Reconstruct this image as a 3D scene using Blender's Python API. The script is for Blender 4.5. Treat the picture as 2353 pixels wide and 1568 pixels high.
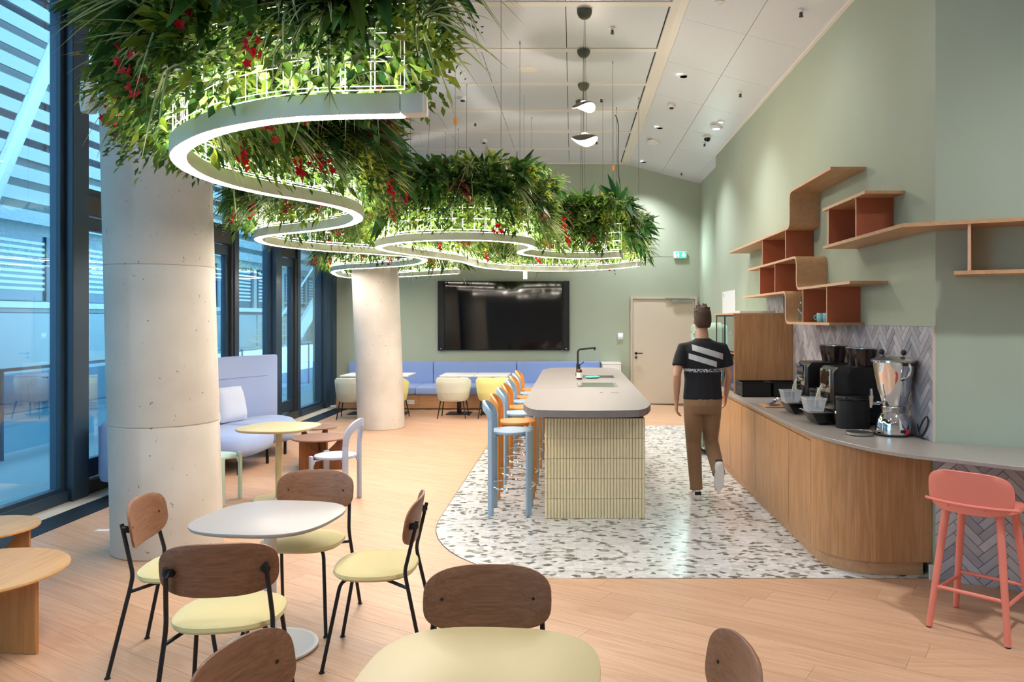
import bpy, bmesh, math, random
from mathutils import Vector, Matrix, Euler
R = random.Random(7)
PI = math.pi
for o in list(bpy.data.objects): bpy.data.objects.remove(o)
SC = bpy.context.scene
COL = SC.collection

# ------------------------------------------------------------------ camera
CAM_H, FPX, VPX, VPY = 1.7, 1800.0, 1315.0, 730.0
cd = bpy.data.cameras.new('camera'); cam = bpy.data.objects.new('camera', cd); COL.objects.link(cam)
cam.location = (0, 0, CAM_H); cam.rotation_euler = (PI/2, 0, 0)
cd.sensor_width = 36; cd.lens = FPX/2353*36
cd.shift_x = -(VPX-1176.5)/2353; cd.shift_y = (VPY-784)/2353
cd.clip_start = 0.05; cd.clip_end = 200
SC.camera = cam

# ------------------------------------------------------------------ world, exposure
w = bpy.data.worlds.new('daylight'); SC.world = w; w.use_nodes = True
bg = w.node_tree.nodes['Background']
bg.inputs[0].default_value = (0.60, 0.81, 1.0, 1); bg.inputs[1].default_value = 5.6
SC.view_settings.view_transform = 'Standard'; SC.view_settings.look = 'None'
SC.view_settings.exposure = 1.0; SC.view_settings.gamma = 1.0
SC.view_settings.use_curve_mapping = False
cy = SC.cycles
cy.use_denoising = True; cy.use_light_tree = False
cy.max_bounces = 7; cy.diffuse_bounces = 4; cy.glossy_bounces = 3
cy.use_adaptive_sampling = True; cy.adaptive_threshold = 0.05
cy.transparent_max_bounces = 10; cy.transmission_bounces = 6
cy.sample_clamp_indirect = 6.0; cy.caustics_reflective = False; cy.caustics_refractive = False

# ------------------------------------------------------------------ materials
def H(h):
    h = h.lstrip('#')
    c = [int(h[i:i+2], 16)/255 for i in (0, 2, 4)]
    return tuple(x/12.92 if x <= 0.04045 else ((x+0.055)/1.055)**2.4 for x in c)+(1,)
class NT:
    def __init__(s, name):
        s.m = bpy.data.materials.new(name); s.m.use_nodes = True
        s.t = s.m.node_tree; s.n = s.t.nodes; s.l = s.t.links
        s.b = s.n['Principled BSDF']; s.out = s.n['Material Output']
    def new(s, typ, **kw):
        nd = s.n.new(typ)
        for k, v in kw.items():
            if k in nd.inputs.keys() and not hasattr(nd, k): nd.inputs[k].default_value = v
            else: setattr(nd, k, v)
        return nd
    def link(s, a, b): s.l.new(a, b)
    def setin(s, nd, **kw):
        for k, v in kw.items(): nd.inputs[k.replace('_', ' ')].default_value = v
    def ramp(s, fac, stops, interp='LINEAR'):
        r = s.n.new('ShaderNodeValToRGB'); r.color_ramp.interpolation = interp
        e = r.color_ramp.elements
        while len(e) < len(stops): e.new(0.5)
        for i, (p, c) in enumerate(stops): e[i].position = p; e[i].color = c
        s.link(fac, r.inputs[0]); return r
    def bump(s, h, strength=0.2, dist=0.01):
        b = s.n.new('ShaderNodeBump'); b.inputs['Strength'].default_value = strength; b.inputs['Distance'].default_value = dist
        s.link(h, b.inputs['Height']); s.link(b.outputs[0], s.b.inputs['Normal'])
def plain(name, col, rough=0.5, metal=0.0, spec=0.5, noise=0.0, nscale=20, bump=0.0, bscale=200, coat=0.0, alpha=None):
    t = NT(name); c = H(col)
    t.b.inputs['Roughness'].default_value = rough; t.b.inputs['Metallic'].default_value = metal
    t.b.inputs['Specular IOR Level'].default_value = spec; t.b.inputs['Coat Weight'].default_value = coat
    tc = t.new('ShaderNodeTexCoord')
    nz = t.new('ShaderNodeTexNoise'); nz.inputs['Scale'].default_value = nscale; nz.inputs['Detail'].default_value = 4
    t.link(tc.outputs['Object'], nz.inputs[0])
    k = noise
    r = t.ramp(nz.outputs[0], [(0.3, tuple(x*(1-k) for x in c[:3])+(1,)), (0.7, tuple(min(1, x*(1+k)) for x in c[:3])+(1,))])
    t.link(r.outputs[0], t.b.inputs['Base Color'])
    if bump:
        n2 = t.new('ShaderNodeTexNoise'); n2.inputs['Scale'].default_value = bscale; n2.inputs['Detail'].default_value = 3
        t.link(tc.outputs['Object'], n2.inputs[0]); t.bump(n2.outputs[0], bump, 0.005)
    return t.m
def wood(name, c1, c2, axis=2, scale=1.0, rough=0.45, contrast=1.0, var=0.08, cathedral=0.35):
    """grain runs along `axis` of the object's own coordinates"""
    t = NT(name); t.b.inputs['Roughness'].default_value = rough; t.b.inputs['Specular IOR Level'].default_value = 0.35
    tc = t.new('ShaderNodeTexCoord'); oi = t.new('ShaderNodeObjectInfo')
    mp = t.new('ShaderNodeMapping'); t.link(tc.outputs['Object'], mp.inputs[0])
    cmb = t.new('ShaderNodeCombineXYZ')
    mul = t.new('ShaderNodeMath'); mul.operation = 'MULTIPLY'; mul.inputs[1].default_value = 37.0; t.link(oi.outputs['Random'], mul.inputs[0])
    for i in range(3): t.link(mul.outputs[0], cmb.inputs[i])
    t.link(cmb.outputs[0], mp.inputs['Location'])
    s = [14*scale]*3; s[axis] = 1.1*scale; mp.inputs['Scale'].default_value = s
    n1 = t.new('ShaderNodeTexNoise'); t.link(mp.outputs[0], n1.inputs[0])
    n1.inputs['Scale'].default_value = 1.0; n1.inputs['Detail'].default_value = 3; n1.inputs['Distortion'].default_value = cathedral
    mp2 = t.new('ShaderNodeMapping'); t.link(mp.outputs[0], mp2.inputs[0])
    s2 = [9]*3; s2[axis] = 2.2; mp2.inputs['Scale'].default_value = s2
    n2 = t.new('ShaderNodeTexNoise'); t.link(mp2.outputs[0], n2.inputs[0]); n2.inputs['Scale'].default_value = 1; n2.inputs['Detail'].default_value = 2
    wv = t.new('ShaderNodeMath'); wv.operation = 'MULTIPLY'; wv.inputs[1].default_value = 9.0; t.link(n1.outputs[0], wv.inputs[0])
    fr = t.new('ShaderNodeMath'); fr.operation = 'PINGPONG'; fr.inputs[1].default_value = 1.0; t.link(wv.outputs[0], fr.inputs[0])
    mx = t.new('ShaderNodeMath'); mx.operation = 'MULTIPLY_ADD'; mx.inputs[1].default_value = 0.45*contrast
    t.link(fr.outputs[0], mx.inputs[0])
    m3 = t.new('ShaderNodeMath'); m3.operation = 'MULTIPLY'; m3.inputs[1].default_value = 0.75; t.link(n2.outputs[0], m3.inputs[0]); t.link(m3.outputs[0], mx.inputs[2])
    r = t.ramp(mx.outputs[0], [(0.15, H(c1)), (0.85, H(c2))])
    hs = t.new('ShaderNodeHueSaturation'); t.link(r.outputs[0], hs.inputs['Color'])
    mr = t.new('ShaderNodeMapRange'); mr.inputs['To Min'].default_value = 1-var; mr.inputs['To Max'].default_value = 1+var
    t.link(oi.outputs['Random'], mr.inputs[0]); t.link(mr.outputs[0], hs.inputs['Value'])
    t.link(hs.outputs[0], t.b.inputs['Base Color']); t.bump(n2.outputs[0], 0.06, 0.002)
    return t.m
def fabric(name, col, rough=0.9, k=0.06, scale=900):
    t = NT(name); c = H(col); t.b.inputs['Roughness'].default_value = rough; t.b.inputs['Specular IOR Level'].default_value = 0.2
    t.b.inputs['Sheen Weight'].default_value = 0.25
    tc = t.new('ShaderNodeTexCoord'); n = t.new('ShaderNodeTexNoise'); n.inputs['Scale'].default_value = scale; n.inputs['Detail'].default_value = 2
    t.link(tc.outputs['Object'], n.inputs[0])
    r = t.ramp(n.outputs[0], [(0.3, tuple(x*(1-k) for x in c[:3])+(1,)), (0.7, tuple(x*(1+k) for x in c[:3])+(1,))])
    t.link(r.outputs[0], t.b.inputs['Base Color']); t.bump(n.outputs[0], 0.15, 0.002)
    return t.m
def emit(name, col, strength):
    t = NT(name); t.b.inputs['Base Color'].default_value = H(col)
    t.b.inputs['Emission Color'].default_value = H(col); t.b.inputs['Emission Strength'].default_value = strength
    return t.m
def glass(name, tint, refl=0.5, rough=0.0):
    t = NT(name); t.n.remove(t.b)
    tr = t.new('ShaderNodeBsdfTransparent'); tr.inputs[0].default_value = H(tint)
    gl = t.new('ShaderNodeBsdfGlossy'); gl.inputs['Roughness'].default_value = rough; gl.inputs[0].default_value = (1, 1, 1, 1)
    lw = t.new('ShaderNodeLayerWeight'); lw.inputs[0].default_value = 0.5      # facing = 1-|cos|, same from both sides of a pane
    pw = t.new('ShaderNodeMath'); pw.operation = 'POWER'; pw.inputs[1].default_value = 4.0; t.link(lw.outputs['Facing'], pw.inputs[0])
    mu = t.new('ShaderNodeMath'); mu.operation = 'MULTIPLY_ADD'; mu.inputs[1].default_value = 0.5*refl; mu.inputs[2].default_value = 0.025*refl; mu.use_clamp = True
    t.link(pw.outputs[0], mu.inputs[0])
    mx = t.new('ShaderNodeMixShader'); t.link(mu.outputs[0], mx.inputs[0]); t.link(tr.outputs[0], mx.inputs[1]); t.link(gl.outputs[0], mx.inputs[2])
    t.link(mx.outputs[0], t.out.inputs[0]); return t.m
def milky(name, col, opac):
    t = NT(name); t.b.inputs['Base Color'].default_value = H(col); t.b.inputs['Roughness'].default_value = 0.3
    tr = t.new('ShaderNodeBsdfTransparent'); mx = t.new('ShaderNodeMixShader'); mx.inputs[0].default_value = opac
    t.link(tr.outputs[0], mx.inputs[1]); t.link(t.b.outputs[0], mx.inputs[2]); t.link(mx.outputs[0], t.out.inputs[0]); return t.m
def leafmat(name, dark, light, trans=0.35, rough=0.45, edge=None):
    t = NT(name); t.b.inputs['Roughness'].default_value = rough+0.1; t.b.inputs['Specular IOR Level'].default_value = 0.25
    at = t.new('ShaderNodeAttribute'); at.attribute_name = 'tint'
    oi = t.new('ShaderNodeObjectInfo')
    sep = t.new('ShaderNodeSeparateColor'); t.link(at.outputs['Color'], sep.inputs[0])
    mixf = t.new('ShaderNodeMath'); mixf.operation = 'MULTIPLY_ADD'; mixf.inputs[1].default_value = 0.4
    t.link(oi.outputs['Random'], mixf.inputs[0])
    m2 = t.new('ShaderNodeMath'); m2.operation = 'MULTIPLY'; m2.inputs[1].default_value = 0.7; t.link(sep.outputs[0], m2.inputs[0]); t.link(m2.outputs[0], mixf.inputs[2])
    r = t.ramp(mixf.outputs[0], [(0.1, H(dark)), (0.95, H(light))])
    col = r.outputs[0]
    if edge:
        mx = t.new('ShaderNodeMix'); mx.data_type = 'RGBA'
        t.link(sep.outputs[1], mx.inputs[0]); t.link(col, mx.inputs[6]); mx.inputs[7].default_value = H(edge); col = mx.outputs[2]
    t.link(col, t.b.inputs['Base Color'])
    tl = t.new('ShaderNodeBsdfTranslucent'); t.link(col, tl.inputs[0])
    mx = t.new('ShaderNodeMixShader'); mx.inputs[0].default_value = trans
    t.link(t.b.outputs[0], mx.inputs[1]); t.link(tl.outputs[0], mx.inputs[2]); t.link(mx.outputs[0], t.out.inputs[0])
    return t.m

def mat_concrete():
    t = NT('fair_faced_concrete'); t.b.inputs['Roughness'].default_value = 0.75
    tc = t.new('ShaderNodeTexCoord')
    n = t.new('ShaderNodeTexNoise'); n.inputs['Scale'].default_value = 2.2; n.inputs['Detail'].default_value = 6; t.link(tc.outputs['Object'], n.inputs[0])
    r = t.ramp(n.outputs[0], [(0.3, H('#BDB7AE')), (0.7, H('#CFCAC2'))])
    v = t.new('ShaderNodeTexVoronoi'); v.inputs['Scale'].default_value = 26; v.inputs['Randomness'].default_value = 1
    mp = t.new('ShaderNodeMapping'); mp.inputs['Scale'].default_value = (1.1, 1.1, 0.6); t.link(tc.outputs['Object'], mp.inputs[0]); 
    nz = t.new('ShaderNodeTexNoise'); nz.inputs['Scale'].default_value = 40; t.link(tc.outputs['Object'], nz.inputs[0])
    ad = t.new('ShaderNodeVectorMath'); ad.operation = 'MULTIPLY_ADD'; ad.inputs[1].default_value = (0.06, 0.06, 0.06)
    t.link(nz.outputs['Color'], ad.inputs[0]); t.link(mp.outputs[0], ad.inputs[2]); t.link(ad.outputs[0], v.inputs[0])
    # air holes: only in a fraction of the cells
    sc = t.new('ShaderNodeSeparateColor'); t.link(v.outputs['Color'], sc.inputs[0])
    rad = t.new('ShaderNodeMapRange'); rad.inputs['From Min'].default_value = 0.5; rad.inputs['From Max'].default_value = 1.0
    rad.inputs['To Min'].default_value = 0.0; rad.inputs['To Max'].default_value = 0.17; t.link(sc.outputs[0], rad.inputs[0])
    lt = t.new('ShaderNodeMath'); lt.operation = 'LESS_THAN'; t.link(v.outputs['Distance'], lt.inputs[0]); t.link(rad.outputs[0], lt.inputs[1])
    mx = t.new('ShaderNodeMix'); mx.data_type = 'RGBA'; t.link(lt.outputs[0], mx.inputs[0]); t.link(r.outputs[0], mx.inputs[6]); mx.inputs[7].default_value = H('#7C756C')
    t.link(mx.outputs[2], t.b.inputs['Base Color'])
    iv = t.new('ShaderNodeMath'); iv.operation = 'SUBTRACT'; iv.inputs[0].default_value = 1; t.link(lt.outputs[0], iv.inputs[1])
    t.bump(iv.outputs[0], 0.5, 0.004)
    return t.m
def mat_terrazzo():
    t = NT('terrazzo'); t.b.inputs['Roughness'].default_value = 0.22; t.b.inputs['Specular IOR Level'].default_value = 0.5
    tc = t.new('ShaderNodeTexCoord')
    nz = t.new('ShaderNodeTexNoise'); nz.inputs['Scale'].default_value = 9; t.link(tc.outputs['Object'], nz.inputs[0])
    ad = t.new('ShaderNodeVectorMath'); ad.operation = 'MULTIPLY_ADD'; ad.inputs[1].default_value = (0.05, 0.05, 0)
    mp = t.new('ShaderNodeMapping'); mp.inputs['Scale'].default_value = (0.85, 1.2, 1); t.link(tc.outputs['Object'], mp.inputs[0])
    t.link(nz.outputs['Color'], ad.inputs[0]); t.link(mp.outputs[0], ad.inputs[2])
    v = t.new('ShaderNodeTexVoronoi'); v.inputs['Scale'].default_value = 23; t.link(ad.outputs[0], v.inputs[0])
    v2 = t.new('ShaderNodeTexVoronoi'); v2.feature = 'DISTANCE_TO_EDGE'; v2.inputs['Scale'].default_value = 23; t.link(ad.outputs[0], v2.inputs[0])
    sc = t.new('ShaderNodeSeparateColor'); t.link(v.outputs['Color'], sc.inputs[0])
    r = t.ramp(sc.outputs[0], [(0.0, H('#565B54')), (0.11, H('#73776F')), (0.19, H('#9FA19D')), (0.25, H('#BFC0C0')), (0.36, H('#D9DADC')), (0.62, H('#CDCED0'))], 'CONSTANT')
    e = t.ramp(v2.outputs['Distance'], [(0.02, (0, 0, 0, 1)), (0.06, (1, 1, 1, 1))])
    mx = t.new('ShaderNodeMix'); mx.data_type = 'RGBA'; t.link(e.outputs[0], mx.inputs[0]); mx.inputs[6].default_value = H('#C2BFBA'); t.link(r.outputs[0], mx.inputs[7])
    t.link(mx.outputs[2], t.b.inputs['Base Color'])
    return t.m
def mat_tile():
    t = NT('glazed_grey_tile'); t.b.inputs['Roughness'].default_value = 0.22
    oi = t.new('ShaderNodeObjectInfo')
    tc = t.new('ShaderNodeTexCoord'); n = t.new('ShaderNodeTexNoise'); n.inputs['Scale'].default_value = 12; t.link(tc.outputs['Object'], n.inputs[0])
    m = t.new('ShaderNodeMath'); m.operation = 'MULTIPLY_ADD'; m.inputs[1].default_value = 0.35; t.link(n.outputs[0], m.inputs[0]); 
    m2 = t.new('ShaderNodeMath'); m2.operation = 'MULTIPLY'; m2.inputs[1].default_value = 0.75; t.link(oi.outputs['Random'], m2.inputs[0]); t.link(m2.outputs[0], m.inputs[2])
    r = t.ramp(m.outputs[0], [(0.1, H('#94929C')), (0.5, H('#ACAAB2')), (0.95, H('#C8C6CB'))])
    t.link(r.outputs[0], t.b.inputs['Base Color']); t.bump(n.outputs[0], 0.12, 0.01)
    return t.m
def mat_shirt():
    """black cotton with the slanted white print of the photo on the back"""
    t = NT('black_cotton_with_white_print'); t.b.inputs['Roughness'].default_value = 0.85
    tc = t.new('ShaderNodeTexCoord'); sx = t.new('ShaderNodeSeparateXYZ'); t.link(tc.outputs['Object'], sx.inputs[0])
    def math_(op, a, b=None, c=None):
        m = t.new('ShaderNodeMath'); m.operation = op
        for i, q in enumerate((a, b, c)):
            if q is None: continue
            if isinstance(q, (int, float)): m.inputs[i].default_value = q
            else: t.link(q, m.inputs[i])
        return m.outputs[0]
    X, Y, Z = sx.outputs
    def rect(cx, cz, slope, hx, hz):
        dx = math_('SUBTRACT', X, cx); dz = math_('SUBTRACT', math_('SUBTRACT', Z, cz), math_('MULTIPLY', dx, slope))
        return math_('MULTIPLY', math_('LESS_THAN', math_('ABSOLUTE', dx), hx), math_('LESS_THAN', math_('ABSOLUTE', dz), hz))
    a = rect(0.03, 1.375, -0.30, 0.15, 0.028); b = rect(-0.02, 1.30, -0.30, 0.13, 0.026)
    nz = t.new('ShaderNodeTexNoise'); nz.inputs['Scale'].default_value = 90; t.link(tc.outputs['Object'], nz.inputs[0])
    c = math_('MULTIPLY', rect(0.0, 1.205, 0.0, 0.19, 0.016), math_('GREATER_THAN', nz.outputs[0], 0.5))
    s = math_('MINIMUM', math_('ADD', math_('ADD', a, b), c), 1.0)
    back = math_('LESS_THAN', Y, 0.0)
    f = math_('MULTIPLY', s, back)
    mx = t.new('ShaderNodeMix'); mx.data_type = 'RGBA'; t.link(f, mx.inputs[0]); mx.inputs[6].default_value = H('#15161B'); mx.inputs[7].default_value = H('#C9CACD')
    t.link(mx.outputs[2], t.b.inputs['Base Color']); return t.m

M = dict(
 wall=plain('sage_green_wallcovering', '#A8B29F', 0.85, spec=0.2, noise=0.03, nscale=1.2, bump=0.04, bscale=500),
 white_wall=plain('white_plaster', '#D9D4CC', 0.9),
 ceiling=plain('white_metal_ceiling', '#D6D7DE', 0.38, spec=0.4, noise=0.01),
 ceil_strip=plain('cream_ceiling_strip', '#E4DDD5', 0.5),
 dark_gap=plain('dark_joint', '#3A3835', 0.9),
 oak_floor=wood('oak_floor', '#B48C6D', '#CBA588', 0, 0.7, 0.4, 0.8, 0.045, 0.9),
 floor_base=plain('dark_oak_joint', '#8A6647', 0.7),
 oak=wood('oak_veneer', '#A0744C', '#C3956A', 2, 1.0, 0.42, 0.8, 0.03),
 oak_h=wood('oak_veneer_horizontal', '#AE835E', '#C99F78', 0, 1.0, 0.42, 0.7, 0.03),
 oak_y=wood('oak_plywood', '#AC825C', '#C59B74', 1, 1.0, 0.42, 0.7, 0.03),
 oak_edge=wood('plywood_edge', '#C49A78', '#D9B293', 1, 2.0, 0.45, 0.5, 0.03),
 light_oak=wood('light_oak', '#C08C54', '#DDAE78', 1, 1.0, 0.42, 0.6, 0.03),
 light_oak_v=wood('light_oak_panel', '#A8713E', '#C28C54', 2, 1.0, 0.42, 0.6, 0.03),
 walnut=wood('walnut_veneer', '#6E4A36', '#92684F', 0, 2.2, 0.42, 0.6, 0.04, 0.1),
 walnut_t=wood('walnut_table', '#6E4A38', '#8E6552', 0, 1.3, 0.4, 0.7, 0.03),
 walnut_v=wood('walnut_panel', '#6B3F24', '#86542F', 2, 1.3, 0.4, 0.7, 0.03),
 concrete=mat_concrete(), terrazzo=mat_terrazzo(), tile=mat_tile(),
 grout=plain('grey_grout', '#7D7B80', 0.9),
 cream_tile=plain('cream_glazed_tile', '#E2D5B0', 0.3, noise=0.08, nscale=6),
 cream_grout=plain('pale_grout', '#CFC9BA', 0.9),
 stone=plain('grey_composite_stone', '#767170', 0.45, noise=0.05, nscale=14, bump=0.02),
 stone_k=plain('warm_grey_composite_stone', '#99928B', 0.3, noise=0.06, nscale=30, bump=0.02),
 frame=plain('dark_anodised_frame', '#2E4457', 0.42, metal=0.3),
 frame_in=plain('grey_brown_frame', '#3A3B3D', 0.5, metal=0.2),
 grille=plain('dark_floor_grille', '#22303F', 0.5, metal=0.4),
 pale_strip=plain('pale_floor_edge', '#C9BCAB', 0.6),
 glass=glass('facade_glass', '#CDE6EE', 3.4), glass_clear=glass('clear_glass', '#F0F6F6', 1.3),
 white=plain('white_powder_coat', '#E3E1DE', 0.45), white_gloss=plain('white_lacquer', '#E8E6E2', 0.25),
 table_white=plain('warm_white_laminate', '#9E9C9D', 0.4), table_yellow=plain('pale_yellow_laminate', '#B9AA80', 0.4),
 black=plain('black_steel', '#15151A', 0.45, metal=0.2), black_plastic=plain('black_plastic', '#0C0C0F', 0.28),
 black_matt=plain('black_matt', '#101013', 0.7), chrome=plain('chrome', '#E6E6E8', 0.06, metal=1.0), steel=plain('brushed_steel', '#B9B8B6', 0.25, metal=1.0),
 seat_yellow=fabric('yellow_wool', '#D0C491'), sofa=fabric('lavender_blue_wool', '#93A5CC'), bench=fabric('cornflower_wool', '#8CA4D6'),
 tub_grey=fabric('pale_grey_green_wool', '#C3C6B8'), tub_yellow=fabric('lime_yellow_wool', '#D3D08A'), cushion=fabric('pale_lavender_cotton', '#C2CBE0'),
 blue=plain('light_blue_lacquer', '#8FA9C1', 0.4), orange=plain('orange_beech_lacquer', '#CE8A48', 0.38, noise=0.05, nscale=30),
 lilac=plain('lilac_blue_lacquer', '#AAB4CC', 0.4), mint=plain('mint_lacquer', '#C5DFCF', 0.4),
 coral=plain('coral_lacquer', '#E08272', 0.5), terracotta=plain('terracotta_board', '#A9593A', 0.7, noise=0.08, nscale=120),
 screen=plain('black_screen_glass', '#08080B', 0.05, spec=0.5), sage_door=plain('cream_door', '#D3C7B7', 0.55),
 fridge=plain('pastel_green_enamel', '#A9C6B4', 0.15, coat=0.5), sticker=plain('white_card', '#E6E6E4', 0.6),
 leaf_dark=leafmat('dark_leaf', '#1B3F22', '#4C7A38', 0.35, 0.35), leaf_mid=leafmat('mid_leaf', '#2E5220', '#7C9A3C', 0.4),
 leaf_light=leafmat('lime_leaf', '#587A24', '#B5BE4C', 0.5), leaf_grey=leafmat('grey_green_leaf', '#55634A', '#95986E', 0.3),
 leaf_var=leafmat('variegated_leaf', '#3D6632', '#86A153', 0.4, 0.45, '#E0E4B8'), leaf_red=leafmat('red_edged_leaf', '#30362A', '#6B5A40', 0.3, 0.4, '#C8485A'),
 flower=leafmat('crimson_petal', '#B00D22', '#E02A3C', 0.35, 0.5), stem=plain('green_stem', '#4B5B2A', 0.7),
 led=emit('warm_white_led', '#FFF0E2', 40.0), led_up=emit('uplight_led', '#FFF6E6', 58.0), pend_led=emit('pendant_glow', '#FFE6C8', 3.0),
 spot_led=emit('downlight_led', '#F4F8FF', 30.0), exit_led=emit('exit_sign_green', '#2FB98A', 0.9), exit_white=emit('exit_sign_white', '#E8FFF6', 1.3),
 blue_led=emit('blue_status_led', '#9FB4FF', 2.0), green_led=emit('green_status_led', '#9BF5E0', 2.0), display=emit('cool_display', '#B8DCF0', 0.7),
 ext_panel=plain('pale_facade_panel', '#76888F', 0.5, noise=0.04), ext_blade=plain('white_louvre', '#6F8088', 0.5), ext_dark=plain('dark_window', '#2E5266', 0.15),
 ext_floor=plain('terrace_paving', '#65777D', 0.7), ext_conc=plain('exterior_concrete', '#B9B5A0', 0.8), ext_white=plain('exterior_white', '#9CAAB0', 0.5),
 skin=plain('skin', '#C69478', 0.55), hair=plain('brown_hair', '#4A3628', 0.7, noise=0.2, nscale=60), khaki=fabric('khaki_cotton', '#8B6C50', 0.9, 0.08, 300),
 shirt=mat_shirt(), shoe=plain('white_leather', '#E2DCD8', 0.5), teal=fabric('teal_cloth', '#5FC2AE'), amber=plain('amber_bottle', '#4A2412', 0.15),
 plastic_clear=milky('frosted_plastic', '#DDE1E4', 0.4), plastic_body=plain('translucent_plastic', '#CED3D6', 0.3), beans=plain('smoked_hopper', '#2A1E1B', 0.12),
 red=plain('red_switch', '#C3121A', 0.4), paper_blue=plain('printed_sachet', '#4A5A86', 0.6), amber_tag=plain('orange_tag', '#D9902F', 0.6), cyan_cup=plain('sky_blue_ceramic', '#7FBAC6', 0.25),
)
# ------------------------------------------------------------------ mesh helpers
def V(*a): return Vector(a)
class MB:
    def __init__(s): s.v = []; s.f = []; s.c = []
    def add(s, vs, fs, tint=None):
        b = len(s.v); s.v += [tuple(p) for p in vs]; s.f += [tuple(i+b for i in q) for q in fs]
        if tint is not None: s.c += [tint]*len(vs) if not isinstance(tint, list) else tint
        return s
    def box(s, x0, x1, y0, y1, z0, z1):
        return s.add([(x0,y0,z0),(x1,y0,z0),(x1,y1,z0),(x0,y1,z0),(x0,y0,z1),(x1,y0,z1),(x1,y1,z1),(x0,y1,z1)],
                     [(0,3,2,1),(4,5,6,7),(0,1,5,4),(1,2,6,5),(2,3,7,6),(3,0,4,7)])
    def obox(s, c, ax, ay, az, hx, hy, hz):
        c, ax, ay, az = Vector(c), Vector(ax).normalized(), Vector(ay).normalized(), Vector(az).normalized()
        vs = [c+ax*(i*hx)+ay*(j*hy)+az*(k*hz) for k in (-1,1) for (i,j) in ((-1,-1),(1,-1),(1,1),(-1,1))]
        return s.add(vs, [(0,3,2,1),(4,5,6,7),(0,1,5,4),(1,2,6,5),(2,3,7,6),(3,0,4,7)])
    def prism(s, pts, z0, z1):
        n = len(pts)
        area = sum(pts[i][0]*pts[(i+1)%n][1]-pts[(i+1)%n][0]*pts[i][1] for i in range(n))
        if area < 0: pts = pts[::-1]
        vs = [(x,y,z0) for x,y in pts]+[(x,y,z1) for x,y in pts]
        return s.add(vs, [tuple(range(n-1,-1,-1)), tuple(range(n,2*n))]+[(i,(i+1)%n,n+(i+1)%n,n+i) for i in range(n)])
    def gprism(s, pts, fn):
        """prism from 2D points; fn(x, y, side) gives the 3D point for side 0 / 1"""
        n = len(pts)
        vs = [fn(x,y,0) for x,y in pts]+[fn(x,y,1) for x,y in pts]
        return s.add(vs, [tuple(range(n-1,-1,-1)), tuple(range(n,2*n))]+[(i,(i+1)%n,n+(i+1)%n,n+i) for i in range(n)])
    def loft(s, rings, cap=True, closed=False):
        n = len(rings[0]); vs = [p for r in rings for p in r]; fs = []
        m = len(rings)
        for i in range(m if closed else m-1):
            a, b = i*n, ((i+1)%m)*n
            fs += [(a+j, a+(j+1)%n, b+(j+1)%n, b+j) for j in range(n)]
        if cap and not closed: fs += [tuple(range(n-1,-1,-1)), tuple(range((m-1)*n, m*n))]
        return s.add(vs, fs)
    def tube(s, pts, r, n=8, closed=False):
        pts = [Vector(p) for p in pts]; m = len(pts)
        rs = r if isinstance(r, (list, tuple)) else [r]*m
        rings = []; prev = None
        for i in range(m):
            a = pts[i-1] if (i > 0 or closed) else pts[i]; b = pts[(i+1)%m] if (i < m-1 or closed) else pts[i]
            t = (b-a).normalized()
            if prev is None:
                u = t.cross(V(0,0,1)); u = u if u.length > 1e-3 else t.cross(V(1,0,0))
                u.normalize()
            else:
                u = prev - t*prev.dot(t); u.normalize()
            prev = u; w_ = t.cross(u)
            rings.append([pts[i]+(u*math.cos(2*PI*j/n)+w_*math.sin(2*PI*j/n))*rs[i] for j in range(n)])
        return s.loft(rings, True, closed)
    def lathe(s, prof, n=24, c=(0,0,0)):
        rings = [[(c[0]+r*math.cos(2*PI*j/n), c[1]+r*math.sin(2*PI*j/n), c[2]+z) for j in range(n)] for r, z in prof]
        return s.loft(rings, True)
    def ball(s, c, r, n=12, m=8):
        rx, ry, rz = r if isinstance(r, (tuple, list)) else (r, r, r)
        rings = []
        for i in range(m+1):
            a = PI*(i/m)*0.996+0.006-PI/2
            rings.append([(c[0]+rx*math.cos(a)*math.cos(2*PI*j/n), c[1]+ry*math.cos(a)*math.sin(2*PI*j/n), c[2]+rz*math.sin(a)) for j in range(n)])
        return s.loft(rings, True)
    def mesh(s, name, mat=None, bevel=0, seg=2, smooth=True, angle=35, sub=0):
        me = bpy.data.meshes.new(name); me.from_pydata(s.v, [], s.f)
        if s.c:
            at = me.color_attributes.new('tint', 'FLOAT_COLOR', 'POINT')
            flat = []
            for c in s.c: flat += list(c)+[1.0]
            at.data.foreach_set('color', flat)
        if bevel > 0 or sub:
            bm = bmesh.new(); bm.from_mesh(me)
            if bevel > 0:
                ed = [e for e in bm.edges if len(e.link_faces) == 2 and e.calc_face_angle(0) > 0.5]
                bmesh.ops.bevel(bm, geom=ed, offset=bevel, segments=seg, affect='EDGES', profile=0.6, clamp_overlap=True)
            bm.to_mesh(me); bm.free()
        if mat is not None: me.materials.append(M[mat] if isinstance(mat, str) else mat)
        if smooth and len(me.polygons):
            me.polygons.foreach_set('use_smooth', [True]*len(me.polygons)); me.set_sharp_from_angle(angle=math.radians(angle))
        me.update(); return me
    def build(s, name, mat, parent=None, **kw):
        return place(name, s.mesh(name, mat, **kw), parent)
def world_of(o):
    m = Matrix.LocRotScale(o.location, o.rotation_euler, o.scale)
    return world_of(o.parent) @ o.matrix_parent_inverse @ m if o.parent else m
def place(name, me, parent=None, loc=(0,0,0), rot=(0,0,0), sc=1.0, local=False):
    o = bpy.data.objects.new(name, me); COL.objects.link(o)
    o.location = loc; o.rotation_euler = rot; o.scale = (sc,)*3 if isinstance(sc, (int, float)) else sc
    if parent is not None:
        o.parent = parent
        if not local: o.matrix_parent_inverse = world_of(parent).inverted()
    return o
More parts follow.
